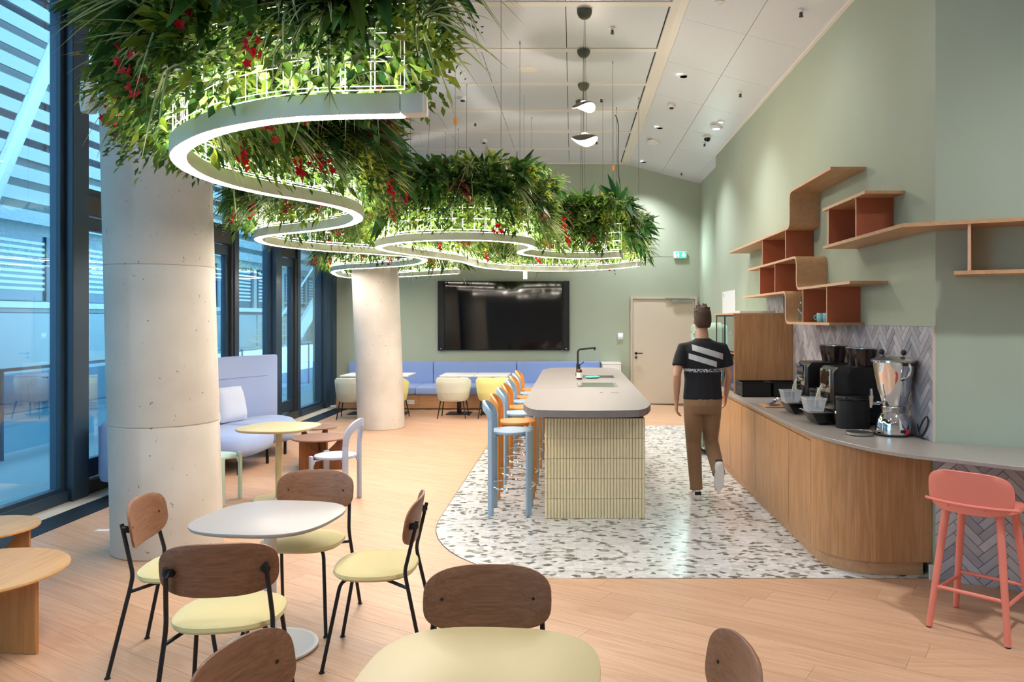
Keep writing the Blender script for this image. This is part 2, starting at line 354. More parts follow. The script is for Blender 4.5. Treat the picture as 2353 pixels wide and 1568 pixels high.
def tag(o, label, cat, group=None):
    o['label'] = label; o['category'] = cat
    if group: o['group'] = group
    return o
def thing(name, label, cat, loc=(0,0,0), rz=0, group=None):
    o = bpy.data.objects.new(name, None); COL.objects.link(o); o.empty_display_size = 0.1
    o.location = loc; o.rotation_euler = (0,0,rz)
    return tag(o, label, cat, group)
def struct(o): o['kind'] = 'structure'; return o
def kids(o): return [c for c in bpy.data.objects if c.parent == o]
CH = {}
def copy_tree(root, loc=None, rz=None, label=None, group=None):
    def cp(o, par):
        c = o.copy(); COL.objects.link(c)
        if par is not None: c.parent = par
        for ch in CH.get(o.name) or []: cp(ch, c)
        return c
    def index(o):
        CH[o.name] = kids(o)
        for ch in CH[o.name]: index(ch)
    index(root)
    r = cp(root, None)
    if loc is not None: r.location = loc
    if rz is not None: r.rotation_euler = (0,0,rz)
    if label: r['label'] = label
    if group: r['group'] = group
    return r
def remat(root, table):
    """give a copied thing its own colour: mesh copies with swapped materials"""
    for o in [root]+kids(root)+[g for k in kids(root) for g in kids(k)]:
        if o.type == 'MESH' and o.data.materials and o.data.materials[0].name in table:
            o.data = o.data.copy(); o.data.materials[0] = M[table[o.data.materials[0].name]]
def se(a, b, n, rot=0, N=48, c=(0,0)):
    out = []
    for i in range(N):
        t = 2*PI*i/N; ct, st = math.cos(t), math.sin(t)
        x = a*math.copysign(abs(ct)**(2/n), ct); y = b*math.copysign(abs(st)**(2/n), st)
        out.append((c[0]+x*math.cos(rot)-y*math.sin(rot), c[1]+x*math.sin(rot)+y*math.cos(rot)))
    return out
def rrect(x0, x1, y0, y1, r, k=5):
    out = []
    for (cx, cy, a0) in ((x1-r,y1-r,0),(x0+r,y1-r,PI/2),(x0+r,y0+r,PI),(x1-r,y0+r,1.5*PI)):
        for i in range(k+1):
            a = a0+PI/2*i/k; out.append((cx+r*math.cos(a), cy+r*math.sin(a)))
    return out
def catmull(P, step=0.06, closed=False):
    P = [Vector(p) for p in P]; n = len(P); out = []
    for i in range(n if closed else n-1):
        p1, p2 = P[i], P[(i+1)%n]
        p0 = P[i-1] if (i > 0 or closed) else p1*2-p2; p3 = P[(i+2)%n] if (i < n-2 or closed) else p2*2-p1
        k = max(2, int((p2-p1).length/step))
        for j in range(k):
            t = j/k
            out.append(0.5*((2*p1)+(p2-p0)*t+(2*p0-5*p1+4*p2-p3)*t*t+(3*p1-p0-3*p2+p3)*t**3))
    if not closed: out.append(P[-1])
    return out
def clip(poly, planes):
    """Sutherland-Hodgman; planes (a, b, c) keep a*x+b*y<=c"""
    for a, b, c in planes:
        out = []; n = len(poly)
        for i in range(n):
            p, q = poly[i], poly[(i+1)%n]; dp = a*p[0]+b*p[1]-c; dq = a*q[0]+b*q[1]-c
            if dp <= 0: out.append(p)
            if dp*dq < 0:
                t = dp/(dp-dq); out.append((p[0]+(q[0]-p[0])*t, p[1]+(q[1]-p[1])*t))
        poly = out
        if len(poly) < 3: return []
    return poly
def parea(p): return abs(sum(p[i][0]*p[(i+1)%len(p)][1]-p[(i+1)%len(p)][0]*p[i][1] for i in range(len(p))))/2
def floor_at(px, py): Y = FPX*CAM_H/(py-VPY); return ((px-VPX)*Y/FPX, Y)
def bend(pts, r, k=5):
    """round the corners of a 3D polyline"""
    pts = [Vector(p) for p in pts]; out = [pts[0]]
    for i in range(1, len(pts)-1):
        a, b, c = pts[i-1], pts[i], pts[i+1]
        d = min(r, (a-b).length*0.49, (c-b).length*0.49)
        p, q = b+(a-b).normalized()*d, b+(c-b).normalized()*d
        for j in range(k+1):
            t = j/k; out.append(p*(1-t)**2+b*2*t*(1-t)+q*t*t)
    return out+[pts[-1]]
# ================================================================== SETTING
XG, YB, ZC, XR = -4.70, 15.4, 4.72, 1.03        # glass plane, back wall, flat ceiling, start of the slope
XW = 2.36                                        # kitchen wall
SL = 0.26
def zslope(x): return ZC-SL*(x-XR)
YN = -3.2                                        # wall behind the viewer
# ---- lights of the room: recessed downlights in the sloped ceiling strip, plus unseen ones added as fill
def downlight(x, y, label, power, ang=112, group='recessed downlights'):
    z = zslope(x) if x > XR else ZC
    o = thing('downlight', label, 'downlight', (x, y, z), 0, group)
    MB().lathe([(0.075, -0.012), (0.075, 0.0), (0.055, 0.0), (0.055, -0.012)], 24, (x, y, z)).build('trim_ring', 'white', o)
    MB().lathe([(0.052, -0.006), (0.0015, -0.0065)], 20, (x, y, z)).build('lens', 'spot_led', o)
    ld = bpy.data.lights.new('downlight_lamp', 'SPOT'); ld.energy = power; ld.spot_size = math.radians(ang); ld.spot_blend = 1.0
    ld.shadow_soft_size = 0.12; ld.color = (0.94, 0.97, 1.0)
    lo = bpy.data.objects.new('lamp_light', ld); COL.objects.link(lo); lo.location = (x, y, z-0.05)
    lo.parent = o; lo.matrix_parent_inverse = world_of(o).inverted()
    return o
PWR = 165
for i, y in enumerate((14.75, 12.1, 9.5)):
    downlight(1.36, y, ['bright downlight in sloped ceiling closest to the back wall', 'bright downlight in sloped ceiling beside the smoke detectors, middle one',
                        'bright downlight in sloped ceiling nearest the viewer'][i], PWR*(1.5, 1.5, 0.9)[i])
for x, y, where in ((1.36, 6.9, 'over the coffee machines'), (1.36, 4.2, 'over the coral stool'), (2.55, 2.7, 'right of the viewer'), (-0.9, 5.6, 'above the terrazzo corner'), (-3.0, 5.6, 'above the near column'),
                    (-0.9, 2.2, 'above the foreground table'), (-3.0, 2.2, 'above the oak coffee tables'), (-0.9, -1.2, 'behind the viewer, middle'), (-3.0, -1.2, 'behind the viewer, window side'), (1.36, -1.2, 'behind the viewer, right side')):
    downlight(x, y, 'unseen fill downlight, '+where, PWR*(1.15 if x > 2 else 0.2 if x > 0 and 0 < y < 5 else 0.16), 150)  # unseen lamps; those outside the slope row are added to brighten the room

# ---- floor
fl = struct(MB().box(XG-0.3, 3.9, YN-0.1, YB+0.1, -0.2, -0.012).build('floor', 'floor_base', smooth=False))
def plank_floor():
    a = math.radians(-31.5); ca, sa = math.cos(a), math.sin(a)
    W, room = 0.185, [(1,0,3.75),(-1,0,-(XG+0.02)),(0,1,YB),(0,-1,-YN)]
    pieces = []
    for k in range(-75, 75):
        u = -16+R.random()*2
        while u < 18:
            L = 1.5+R.random()*0.9
            g = 0.0007
            q = [(u+g, k*W+g), (u+L-g, k*W+g), (u+L-g, (k+1)*W-g), (u+g, (k+1)*W-g)]
            u += L
            wq = clip([(x*ca-y*sa, x*sa+y*ca) for x, y in q], room)
            if len(wq) < 3 or parea(wq) < 0.004: continue
            cx = sum(p[0] for p in wq)/len(wq); cyy = sum(p[1] for p in wq)/len(wq)
            if all(-0.75 < p[0] < 2.0 and 5.9 < p[1] < 12.1 for p in wq): continue     # under the terrazzo
            pieces.append((cx, cyy, wq))
    def seen(c):
        x, y = c[0], c[1]
        return y if (y > 2.0 and -0.86 < x/y+0.08 < 0.75) else 100+abs(y-5)
    pieces.sort(key=seen)
    rest = MB()
    for i, (cx, cyy, wq) in enumerate(pieces):
        loc = [((x-cx)*ca+(y-cyy)*sa, -(x-cx)*sa+(y-cyy)*ca) for x, y in wq]
        if i < 300:
            mb = MB().prism(loc, -0.012, 0)
            o = place('plank', mb.mesh('plank', 'oak_floor', smooth=False), fl, (cx, cyy, R.uniform(-0.0003, 0.0)), (0, 0, a))
        else: rest.prism(wq, -0.012, 0)
    o = rest.build('planks', 'oak_floor', fl, smooth=False); o['kind'] = 'stuff'
plank_floor()
# ---- terrazzo inlay with slabs
def terrazzo():
    out = [(2.36, 5.1), (2.36, 12.3), (-1.12, 12.3), (-1.12, 6.6)]
    for i in range(1, 13):
        t = PI+PI/2*i/12; out.append((0.0+1.12*math.cos(t), 6.6+1.5*math.sin(t)))
    cxs = [-1.15, 0.037, 1.19, 2.4]; cys = [5.0, 7.4, 9.8, 12.4]
    base = struct(MB().prism(out, -0.010, 0.0015).build('floor_terrazzo', 'cream_grout', smooth=False))
    for i in range(3):
        for j in range(3):
            g = 0.0012
            p = clip(out, [(1,0,cxs[i+1]-g),(-1,0,-(cxs[i]+g)),(0,1,cys[j+1]-0.0004),(0,-1,-(cys[j]+0.0004))])
            if len(p) > 2: MB().prism(p, 0.0, 0.003).build('slab', 'terrazzo', base, smooth=False)
    ring = [Vector((x, y, 0.001)) for x, y in out[2:]]
    MB().tube(ring, 0.004, 5).build('metal_edge', 'steel', base)
terrazzo()
# floor edge along the glass: pale strip and dark convector grille with slats
MB().box(-4.64, -4.44, YN, YB, -0.01, 0.002).build('trim_1', 'pale_strip', smooth=False)['kind'] = 'structure'
gr = struct(MB().box(-4.44, -4.16, YN, YB, -0.01, 0.001).build('trim_2', 'black_matt', smooth=False))
gm = MB()
for k in range(11): gm.box(-4.43+k*0.0245, -4.415+k*0.0245, 3.0, YB-0.01, 0.001, 0.004)
o = gm.build('grille_bars', 'grille', gr, smooth=False); o['kind'] = 'stuff'
# ---- walls
struct(MB().box(XG-0.4, 2.75, YB, YB+0.2, -0.1, ZC+0.3).build('wall_back', 'wall', smooth=False))
wr = struct(MB().prism([(XW,12.9),(XW,5.09),(XW+0.25,5.0),(XW+0.25,12.9)], -0.1, ZC).build('wall_right', 'wall', smooth=False))
struct(MB().box(2.507, 2.75, 12.9, YB, -0.1, ZC).build('wall_right_far', 'wall', smooth=False))
AD = Vector((0.878, -0.479, 0)).normalized(); AN = Vector((-AD.y*-1, -AD.x, 0)); AN = Vector((AD.y, -AD.x, 0))   # along / out of the angled wall
AC = Vector((XW, 5.09, 0))
p1 = AC+AD*1.6
wn = struct(MB().prism([(XW,5.09),(p1.x,p1.y),(p1.x-AN.x*0.2,p1.y-AN.y*0.2),(XW-AN.x*0.2,5.09-AN.y*0.2)], -0.1, ZC).build('wall_right_near', 'wall', smooth=False))
struct(MB().box(p1.x, p1.x+0.2, YN, p1.y+0.1, -0.1, ZC).build('wall_right_side', 'white_wall', smooth=False))
struct(MB().box(XG-0.4, p1.x+0.2, YN-0.2, YN, -0.1, ZC+0.1).build('wall_front', 'white_wall', smooth=False))
struct(MB().box(XG, XG+0.14, YB-0.012, YB-0.002, 0.0, 0.09).build('baseboard_back', 'white', smooth=False))
struct(MB().box(XW-0.045, XW-0.002, 5.07, 5.088, 0.0, 0.095).build('baseboard_right', 'white', smooth=False))
# concealed hatch outline in the back wall
h = struct(MB().box(1.42, 2.08, YB-0.004, YB+0.001, 2.9, 4.17).build('trim_3', 'wall', smooth=False))
# ---- ceiling: slab + metal panels + cream strips
ceil = struct(MB().gprism([(XG-0.4, ZC+0.02), (XR, ZC+0.02), (4.0, zslope(4.0)+0.02), (4.0, ZC+0.4), (XG-0.4, ZC+0.4)],
                         lambda x, z, s_: (x, YN-0.1 if s_ else YB+0.1, z)).build('ceiling', 'dark_gap', smooth=False))
ys = [7.52+1.3*k for k in range(-8, 7)]
xs = [-0.063-0.967*k for k in range(-1, 5)]; xs[0] = XR-0.09
xs = sorted(xs)+[]; xs = [XG-0.3]+xs
for y in ys:
    MB().box(XG-0.3, XR-0.075, y-0.055, y+0.055, ZC-0.012, ZC+0.02).build('strip', 'ceil_strip', ceil, smooth=False)
pm = {}
for j in range(len(ys)):
    y0 = ys[j]+0.058; y1 = (ys[j+1] if j+1 < len(ys) else YB+0.05)-0.058
    for i in range(len(xs)-1):
        x0, x1 = xs[i]+0.004, xs[i+1]-0.004
        key = (i, round(y1-y0, 3))
        if key not in pm:
            pm[key] = MB().box(0, x1-x0, 0, y1-y0, 0, 0.014).mesh('panel', 'ceiling', smooth=False)
        place('panel', pm[key], ceil, (x0, y0, ZC-0.004))
MB().gprism([(XR-0.075, ZC-0.012), (XR+0.0, ZC-0.012), (XR+0.075, zslope(XR+0.075)-0.012), (XR+0.075, zslope(XR+0.075)+0.02), (XR-0.075, ZC+0.02)],
            lambda x, z, s_: (x, YN if s_ else YB, z)).build('ridge_strip', 'ceil_strip', ceil, smooth=False)
for (xa, xb) in ((XR+0.079, 1.738), (1.744, 2.36), (2.363, 3.9)):
    for k in range(-9, 12):
        y0, y1 = 2.6+1.31*k+0.002, 2.6+1.31*(k+1)-0.002
        if y0 < YN-0.2 or y0 > YB: continue
        MB().gprism([(xa, zslope(xa)-0.004), (xb, zslope(xb)-0.004), (xb, zslope(xb)+0.01), (xa, zslope(xa)+0.01)],
                    lambda x, z, s_: (x, y0 if s_ else min(y1, YB), z)).build('slope_panel', 'ceiling', ceil, smooth=False)
# pale shadow-gap profile between sloped ceiling and kitchen wall
struct(MB().gprism([(XW-0.03, zslope(XW-0.03)-0.018), (XW, zslope(XW)-0.018), (XW, zslope(XW)), (XW-0.03, zslope(XW-0.03))],
            lambda x, z, s_: (x, 5.09 if s_ else 12.9, z)).build('trim_4', 'ceil_strip', smooth=False))
# ---- columns (leaning concrete)
def column(name, x, y, r, dx, dy, ztop, joints, label):
    root = tag(MB().build(name, None) if False else bpy.data.objects.new(name, None), label, 'column'); COL.objects.link(root); root.location = (x, y, 0)
    root['kind'] = 'structure'
    cuts = [0.0]+joints+[ztop]
    for i in range(len(cuts)-1):
        a, b = cuts[i], cuts[i+1]
        prof = [(r-0.004, a+0.0005), (r, a+0.006), (r, b-0.006), (r-0.004, b-0.0005)]
        rings = [[(x+dx*z+q*math.cos(2*PI*j/56), y+dy*z+q*math.sin(2*PI*j/56), z) for j in range(56)] for q, z in prof]
        MB().loft(rings).build('concrete_section', 'concrete', root)
    return root
c1 = column('column', -3.005, 5.83, 0.375, -0.052, 0.045, ZC, [0.92, 2.08, 2.98], 'leaning round concrete column in front of the glass facade')
c2 = column('column', -2.955, 12.13, 0.355, -0.045, 0.02, ZC, [2.55], 'farther leaning round concrete column beside the blue bench')
# small white box lamp fixed to the near column
wl = MB().lathe([(0.01, -0.13), (0.05, -0.12), (0.06, -0.05), (0.052, 0.1), (0.03, 0.13), (0.002, 0.132)], 20, (-3.005-0.052*3.32-0.36, 5.83-0.1, 3.32)).build('wall_lamp', 'white')
tag(wl, 'small white rounded wall lamp on the near column beside the hanging plants', 'lamp')

# ---- glass facade
def bar(mb, x0, x1, y0, y1, z0, z1): mb.box(x0, x1, y0, y1, z0, z1)
ZT = ZC+0.02
def fixed_bay(n, y0, y1):
    root = bpy.data.objects.new('window_%d' % n, None); COL.objects.link(root); root.location = (XG, (y0+y1)/2, 0); root['kind'] = 'structure'
    MB().box(XG-0.02, XG-0.012, y0+0.05, y1-0.05, 0.13, ZT-0.02).build('pane', 'glass', root, smooth=False)
    f = MB(); f.box(XG-0.10, XG+0.06, y0, y1, 0.0, 0.10); f.box(XG-0.06, XG+0.02, y0, y1, 0.10, 0.135); f.box(XG-0.08, XG+0.05, y0, y1, ZT-0.06, ZT)
    f.box(XG-0.06, XG+0.02, y0, y0+0.06, 0.13, ZT); f.box(XG-0.06, XG+0.02, y1-0.06, y1, 0.13, ZT)
    f.build('frame', 'frame', root, smooth=False)
def door_bay(n, y0, y1):
    root = bpy.data.objects.new('door_%d' % n, None); COL.objects.link(root); root.location = (XG, (y0+y1)/2, 0); root['kind'] = 'structure'
    MB().box(XG-0.05, XG-0.042, y0+0.13, y1-0.13, 0.3, 2.55).build('pane', 'glass', root, smooth=False)
    MB().box(XG-0.05, XG-0.042, y0+0.08, y1-0.08, 2.95, ZT-0.05).build('upper_pane', 'glass', root, smooth=False)
    f = MB(); f.box(XG-0.10, XG+0.05, y0, y1, 0.0, 0.12); f.box(XG-0.10, XG+0.03, y0, y1, 2.70, 2.88)
    for yy in (y0, y1-0.06): f.box(XG-0.10, XG+0.03, yy, yy+0.06, 0.12, ZT)
    f.box(XG-0.10, XG+0.03, y0, y1, ZT-0.06, ZT)
    f.build('frame', 'frame_in', root, smooth=False)
    g = MB(); g.box(XG-0.08, XG-0.01, y0+0.06, y0+0.15, 0.14, 2.68); g.box(XG-0.08, XG-0.01, y1-0.15, y1-0.06, 0.14, 2.68)
    g.box(XG-0.08, XG-0.01, y0+0.15, y1-0.15, 0.14, 0.32); g.box(XG-0.08, XG-0.01, y0+0.15, y1-0.15, 2.55, 2.68)
    g.box(XG-0.08, XG-0.02, y0+0.06, y0+0.1, 2.88, ZT-0.06); g.box(XG-0.08, XG-0.02, y1-0.1, y1-0.06, 2.88, ZT-0.06); g.box(XG-0.08, XG-0.02, y0+0.1, y1-0.1, 2.88, 2.96)
    g.build('leaf_frame', 'frame', root, smooth=False)
n = 1; y = 7.22-2.48*4
for k in range(8):
    po = MB().box(XG-0.12, XG+0.10, y, y+0.24, 0.0, ZT).build('trim_%d' % (10+k), 'frame', bevel=0.006, seg=1); struct(po)
    if y+0.24+0.85 < YB-0.3: door_bay(n+1, y+0.24, y+1.10)
    if y+1.24 < YB-0.3:
        struct(MB().box(XG-0.12, XG+0.05, y+1.10, y+1.24, 0.0, ZT).build('trim_%d' % (30+k), 'frame', bevel=0.005, seg=1))
        fixed_bay(n, y+1.24, min(y+2.48, YB-0.25))
    n += 1; y += 2.48
struct(MB().box(XG-0.12, XG+0.07, YB-0.26, YB, 0.0, ZT).build('trim_50', 'frame', bevel=0.005, seg=1))

# ---- outside
ter = MB().box(-10.2, XG-0.12, -4, 40, -0.35, -0.06).build('terrace_floor', 'ext_floor', smooth=False); struct(ter)
bd = thing('office_building', 'pale blue office building with white louvres across the courtyard', 'building', (-10.2, 22, 0))
MB().box(-10.9, -10.35, -2, 44, -0.4, 9.0).build('wall', 'ext_panel', bd, smooth=False)
MB().box(-10.36, -10.25, -2, 44, 1.88, 2.0).build('sill', 'ext_white', bd, smooth=False)
MB().box(-10.36, -10.30, -2, 44, 1.80, 1.87).build('sill_joint', 'ext_dark', bd, smooth=False)
pan = MB().box(0, 0.05, 0, 2.38, 0, 1.02).mesh('panel', 'ext_panel', smooth=False)
win = MB().box(0, 0.04, 0, 2.1, 0, 1.25).mesh('window', 'ext_dark', smooth=False)
wfr = MB().box(0, 0.07, 0, 0.07, 0, 1.25).mesh('window_frame', 'frame', smooth=False)
slm = MB().box(0, 0.02, 0, 1.85, 0, 0.055).mesh('blind_slat', 'ext_white', smooth=False)
low = MB().box(0, 0.04, 0, 2.2, 0, 0.62).mesh('lower_window', 'ext_dark', smooth=False)
blade = MB().box(0, 0.05, 0, 46, 0, 0.24).mesh('louvre_blade', 'ext_blade', smooth=False)
for k in range(14):
    yy = 6+2.45*k
    place('panel', pan, bd, (-10.34, yy, 0.76))
    for zz in (2.02, 4.7, 7.2):
        wo = place('window', win, bd, (-10.35, yy+0.12, zz))
        place('window_frame', wfr, wo, (-10.34, yy+1.95, zz)); 
        if zz < 3:
            for q in range(9): place('blind_slat', slm, wo, (-10.32, yy+0.15, zz+0.2+q*0.11))
    place('panel', pan, bd, (-10.34, yy, -0.05))
    if k % 2: place('lower_window', low, bd, (-10.29, yy, 0.05))
for q in range(14): place('louvre_blade', blade, bd, (-10.1, -2, 3.45+q*0.39))
st = MB(); st.tube([(-8.6, 10.4, 1.2), (-8.6, 14.6, 9.2)], 0.11, 10)
tag(st.build('brace_strut', 'ext_white'), 'white diagonal tubular strut outside, crossing the louvres', 'strut')
rl = thing('terrace_railing', 'glass balustrade with dark handrail on the terrace outside', 'railing', (-7.0, 15, 0))
MB().box(-7.03, -6.97, 4, 30, 1.03, 1.07).build('handrail', 'frame', rl, smooth=False)
ps = MB().box(-0.02, 0.02, -0.02, 0.02, -0.06, 1.03).mesh('post', 'frame', smooth=False)
rp = MB().box(-0.008, 0.008, 0.03, 1.37, 0.02, 0.98).mesh('glass_panel', 'glass', smooth=False)
for k in range(18):
    place('post', ps, rl, (-7.0, 4+1.4*k, 0)); place('glass_panel', rp, rl, (-7.0, 4+1.4*k, 0))
sr = thing('outdoor_stair', 'pale outdoor stair rising beside the far facade bay', 'stair', (-8.0, 22, 0))
MB().gprism([(19.2, -0.05), (23.6, 2.5), (23.6, 2.0), (20.0, -0.06)], lambda a, b, s_: (-7.6 if s_ else -7.7, a, b)).build('stringer', 'ext_white', sr, smooth=False)
tr = MB().box(-8.9, -7.7, 0, 0.3, 0, 0.04).mesh('tread', 'ext_conc', smooth=False)
for k in range(14): place('tread', tr, sr, (0, 19.9+0.27*k, 0.06+0.158*k))
MB().tube([(-7.65, 19.3, 1.0), (-7.65, 23.7, 3.5)], 0.025, 6).build('handrail', 'ext_white', sr)
bk = thing('balcony', 'white outdoor balcony grid with railings behind the stair', 'balcony', (-8.5, 31, 0))
MB().box(-10.0, -6.4, 31, 31.3, -0.4, 1.2).build('parapet', 'ext_conc', bk, smooth=False)
for zz in (1.2, 3.9, 6.6): MB().box(-10.0, -6.4, 30.6, 32, zz, zz+0.28).build('slab', 'ext_white', bk, smooth=False)
for zz in (1.5, 4.2):
    for q in range(4): MB().tube([(-9.95, 30.7, zz+0.25+q*0.24), (-6.4, 30.7, zz+0.25+q*0.24)], 0.02, 5).build('rail', 'ext_white', bk)
    for q in range(5): MB().tube([(-9.9+q*0.87, 30.7, zz), (-9.9+q*0.87, 30.7, zz+1.0)], 0.02, 5).build('baluster', 'ext_white', bk)
MB().box(-10.0, -6.4, 32.2, 32.4, -0.4, 9).build('rear_wall', 'ext_dark', bk, smooth=False)
# ---- back-wall door
dr = bpy.data.objects.new('door_1', None); COL.objects.link(dr); dr.location = (1.8, YB, 0); struct(dr)
MB().box(1.19, 2.40, YB-0.035, YB, 0.006, 2.06).build('leaf', 'sage_door', dr, bevel=0.003, seg=1)
f = MB(); f.box(1.14, 1.185, YB-0.05, YB, 0, 2.11); f.box(2.405, 2.45, YB-0.05, YB, 0, 2.11); f.box(1.185, 2.405, YB-0.05, YB, 2.066, 2.11); f.build('frame', 'pale_strip', dr, smooth=False)
cl = MB().box(1.95, 2.35, YB-0.09, YB-0.036, 1.99, 2.05).build('closer', 'steel', dr, bevel=0.004)
MB().box(1.82, 2.3, YB-0.07, YB-0.05, 2.055, 2.075).build('closer_arm', 'steel', cl, smooth=False)
hd = MB().lathe([(0.027, 0), (0.027, 0.01), (0.002, 0.0101)], 16).build('handle_rose', 'black', dr); hd.location = (1.25, YB-0.036, 1.0); hd.rotation_euler = (PI/2, 0, 0)
MB().tube(bend([(1.25, YB-0.036, 1.0), (1.25, YB-0.085, 1.0), (1.38, YB-0.085, 1.0)], 0.02), 0.009, 8).build('handle_lever', 'black', dr)
hk = MB().lathe([(0.025, 0), (0.025, 0.008), (0.002, 0.0081)], 16).build('lock_rose', 'black', dr); hk.location = (1.25, YB-0.036, 0.915); hk.rotation_euler = (PI/2, 0, 0)
MB().box(1.246, 1.254, YB-0.046, YB-0.043, 0.90, 0.925).build('keyhole', 'steel', dr, smooth=False)
for zz in (0.35, 1.85): MB().tube([(2.40, YB-0.052, zz-0.06), (2.40, YB-0.052, zz+0.06)], 0.009, 8).build('hinge', 'steel', dr)
# ---- herringbone tiling
def herring(parent, u0, u1, v0, v1, fn, L=0.198, W=0.05, gap=0.0016, th=0.007, reveal=None):
    c = math.cos(PI/4); n = 0
    pl = [(1,0,u1),(-1,0,-u0),(0,1,v1),(0,-1,-v0)]
    for b in range(-40, 41):
        for k in range(-120, 121):
            for kind in (0, 1):
                if kind == 0: x0, y0, x1, y1 = k*W+b*L, k*W-b*L, k*W+b*L+L, k*W-b*L+W
                else: x0, y0, x1, y1 = k*W+b*L, (k+1)*W-b*L, k*W+b*L+W, (k+1)*W-b*L+L
                cx, cyy = (x0+x1)/2*c-(y0+y1)/2*c, (x0+x1)/2*c+(y0+y1)/2*c
                if cx < u0-0.12 or cx > u1+0.12 or cyy < v0-0.12 or cyy > v1+0.12: continue
                q = [(x0+gap,y0+gap),(x1-gap,y0+gap),(x1-gap,y1-gap),(x0+gap,y1-gap)]
                p = clip([(x*c-y*c, x*c+y*c) for x, y in q], pl)
                if len(p) < 3 or parea(p) < 8e-5: continue
                t = th+R.uniform(-0.001, 0.0006)
                m_ = len(p); gx = sum(a for a, _ in p)/m_; gy = sum(a for _, a in p)/m_
                ins = [(a+(gx-a)*0.02, d+(gy-d)*0.03) for a, d in p]
                vs = [fn(a, d, 0.0) for a, d in p]+[fn(a, d, t-0.0012) for a, d in p]+[fn(a, d, t) for a, d in ins]
                fs = [tuple(range(2*m_, 3*m_))]+[(i, (i+1)%m_, m_+(i+1)%m_, m_+i) for i in range(m_)]+[(m_+i, m_+(i+1)%m_, 2*m_+(i+1)%m_, 2*m_+i) for i in range(m_)]
                MB().add(vs, fs).build('tile', 'tile', parent, smooth=False); n += 1
    return n
ZK = 0.89
bs = struct(MB().box(XW-0.004, XW, 5.10, 8.34, ZK, 1.64).build('wall_backsplash', 'grout', smooth=False))
n1 = herring(bs, 5.10, 8.33, ZK, 1.638, lambda u, v, t: (XW-0.004-t, u, v))
bs2 = struct(MB().box(XW-0.004, XW, 8.40, 9.48, 1.66, 1.99).build('wall_backsplash_high', 'grout', smooth=False))
n2 = herring(bs2, 8.72, 9.48, 1.75, 1.95, lambda u, v, t: (XW-0.004-t, u, v))
MB().box(XW-0.015, XW, 5.088, 5.10, ZK, 1.645).build('edge_trim', 'pale_strip', bs, smooth=False)
us = struct(MB().gprism([(0, 0), (1.55, 0), (1.55, 0.865), (0, 0.865)], lambda a, b, s_: tuple(AC+AD*a+AN*(0.004 if s_ else 0.0)+V(0,0,b))).build('wall_counter_tiling', 'grout', smooth=False))
n3 = herring(us, 0.0, 1.15, 0.0, 0.865, lambda u, v, t: tuple(AC+AD*u+AN*(0.004+t)+V(0,0,v)))
print('tiles', n1, n2, n3)
# ================================================================== ISLAND
isl = thing('kitchen_island', 'cream fluted tile island body under the long grey top', 'island', (0.19, 9, 0))
IX0, IX1, IY0, IY1 = -0.232, 0.614, 6.60, 11.3
MB().box(IX0+0.015, IX1-0.015, IY0+0.015, IY1, 0.003, 0.85).build('body', 'cream_grout', isl, smooth=False)
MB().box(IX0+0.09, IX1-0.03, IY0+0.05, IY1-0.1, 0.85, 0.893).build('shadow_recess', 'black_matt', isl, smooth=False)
rows = 5; rh = 0.847/rows; cols = 32; cw = (IX1-IX0)/cols
def stick(w, h):
    rings = []
    prof = [(-w/2+0.0008, 0.0), (-w/2+0.001, 0.006), (-w*0.3, 0.0135), (0, 0.0165), (w*0.3, 0.0135), (w/2-0.001, 0.006), (w/2-0.0008, 0.0)]
    return MB().loft([[(x, -d, z) for x, d in prof] for z in (0.0020, h-0.0020)])
sm = stick(cw, rh).mesh('stick_tile', 'cream_tile', angle=50)
for i in range(cols):
    for j in range(rows):
        place('stick_tile', sm, isl, (IX0+(i+0.5)*cw, IY0+0.016, 0.003+j*rh), (0, R.uniform(-0.002, 0.002), R.uniform(-0.02, 0.02)))
for side, xx, rz in (('left', IX0+0.016, -PI/2), ('right', IX1-0.016, PI/2)):
    mb = MB(); nn = int((IY1-IY0)/cw)
    for i in range(nn):
        for j in range(rows):
            yy = IY0+0.016+(i+0.5)*cw; pts = []
            for (vx, vy, vz) in [tuple(v) for v in sm_v] if False else [(v.co.x, v.co.y, v.co.z) for v in sm.vertices]:
                if side == 'left': pts.append((xx+vy, yy-vx, 0.003+j*rh+vz))
                else: pts.append((xx-vy, yy+vx, 0.003+j*rh+vz))
            mb.add(pts, [tuple(p.vertices) for p in sm.polygons])
    o = mb.build('stick_tiles', 'cream_tile', isl, angle=50); o['kind'] = 'stuff'
# worktop of the island (bowed ends, round corners, two slabs)
def top_outline(d=0.0):
    P = []
    x0, x1 = -0.424+d, 0.680-d
    for i in range(25):                        # near end, right to left, bowed with tight corners
        t = -1+2*i/24
        a = abs(t); yy = 6.30+d+0.10*a*a+0.40*max(0, (a-0.72)/0.28)**2.4
        P.append(((x0+x1)/2-t*(x1-x0)/2, yy))
    for i in range(25):
        t = -1+2*i/24; a = abs(t)
        yy = 11.74-d-0.12*a*a-0.40*max(0, (a-0.72)/0.28)**2.4
        P.append(((x0+x1)/2+t*(x1-x0)/2, yy))
    return P
it = thing('island_worktop', 'long grey stone island worktop with rounded corners', 'worktop', (0.13, 9, 0.893))
ol = top_outline()
for (a, b) in ((-1, 8.318), (8.322, 9.618), (9.622, 13)):
    p = clip(ol, [(0,1,b),(0,-1,-a)])
    if a == 8.322:      # slab with the hob plate opening left whole: plate sits flush in it
        MB().prism(p, 0.893, 0.95).build('slab', 'stone', it, smooth=False)
    else: MB().prism(p, 0.893, 0.95).build('slab', 'stone', it, smooth=False)
MB().box(0.06, 0.50, 8.42, 8.98, 0.9495, 0.9525).build('glass_plate', 'steel', it, bevel=0.0015, seg=1)
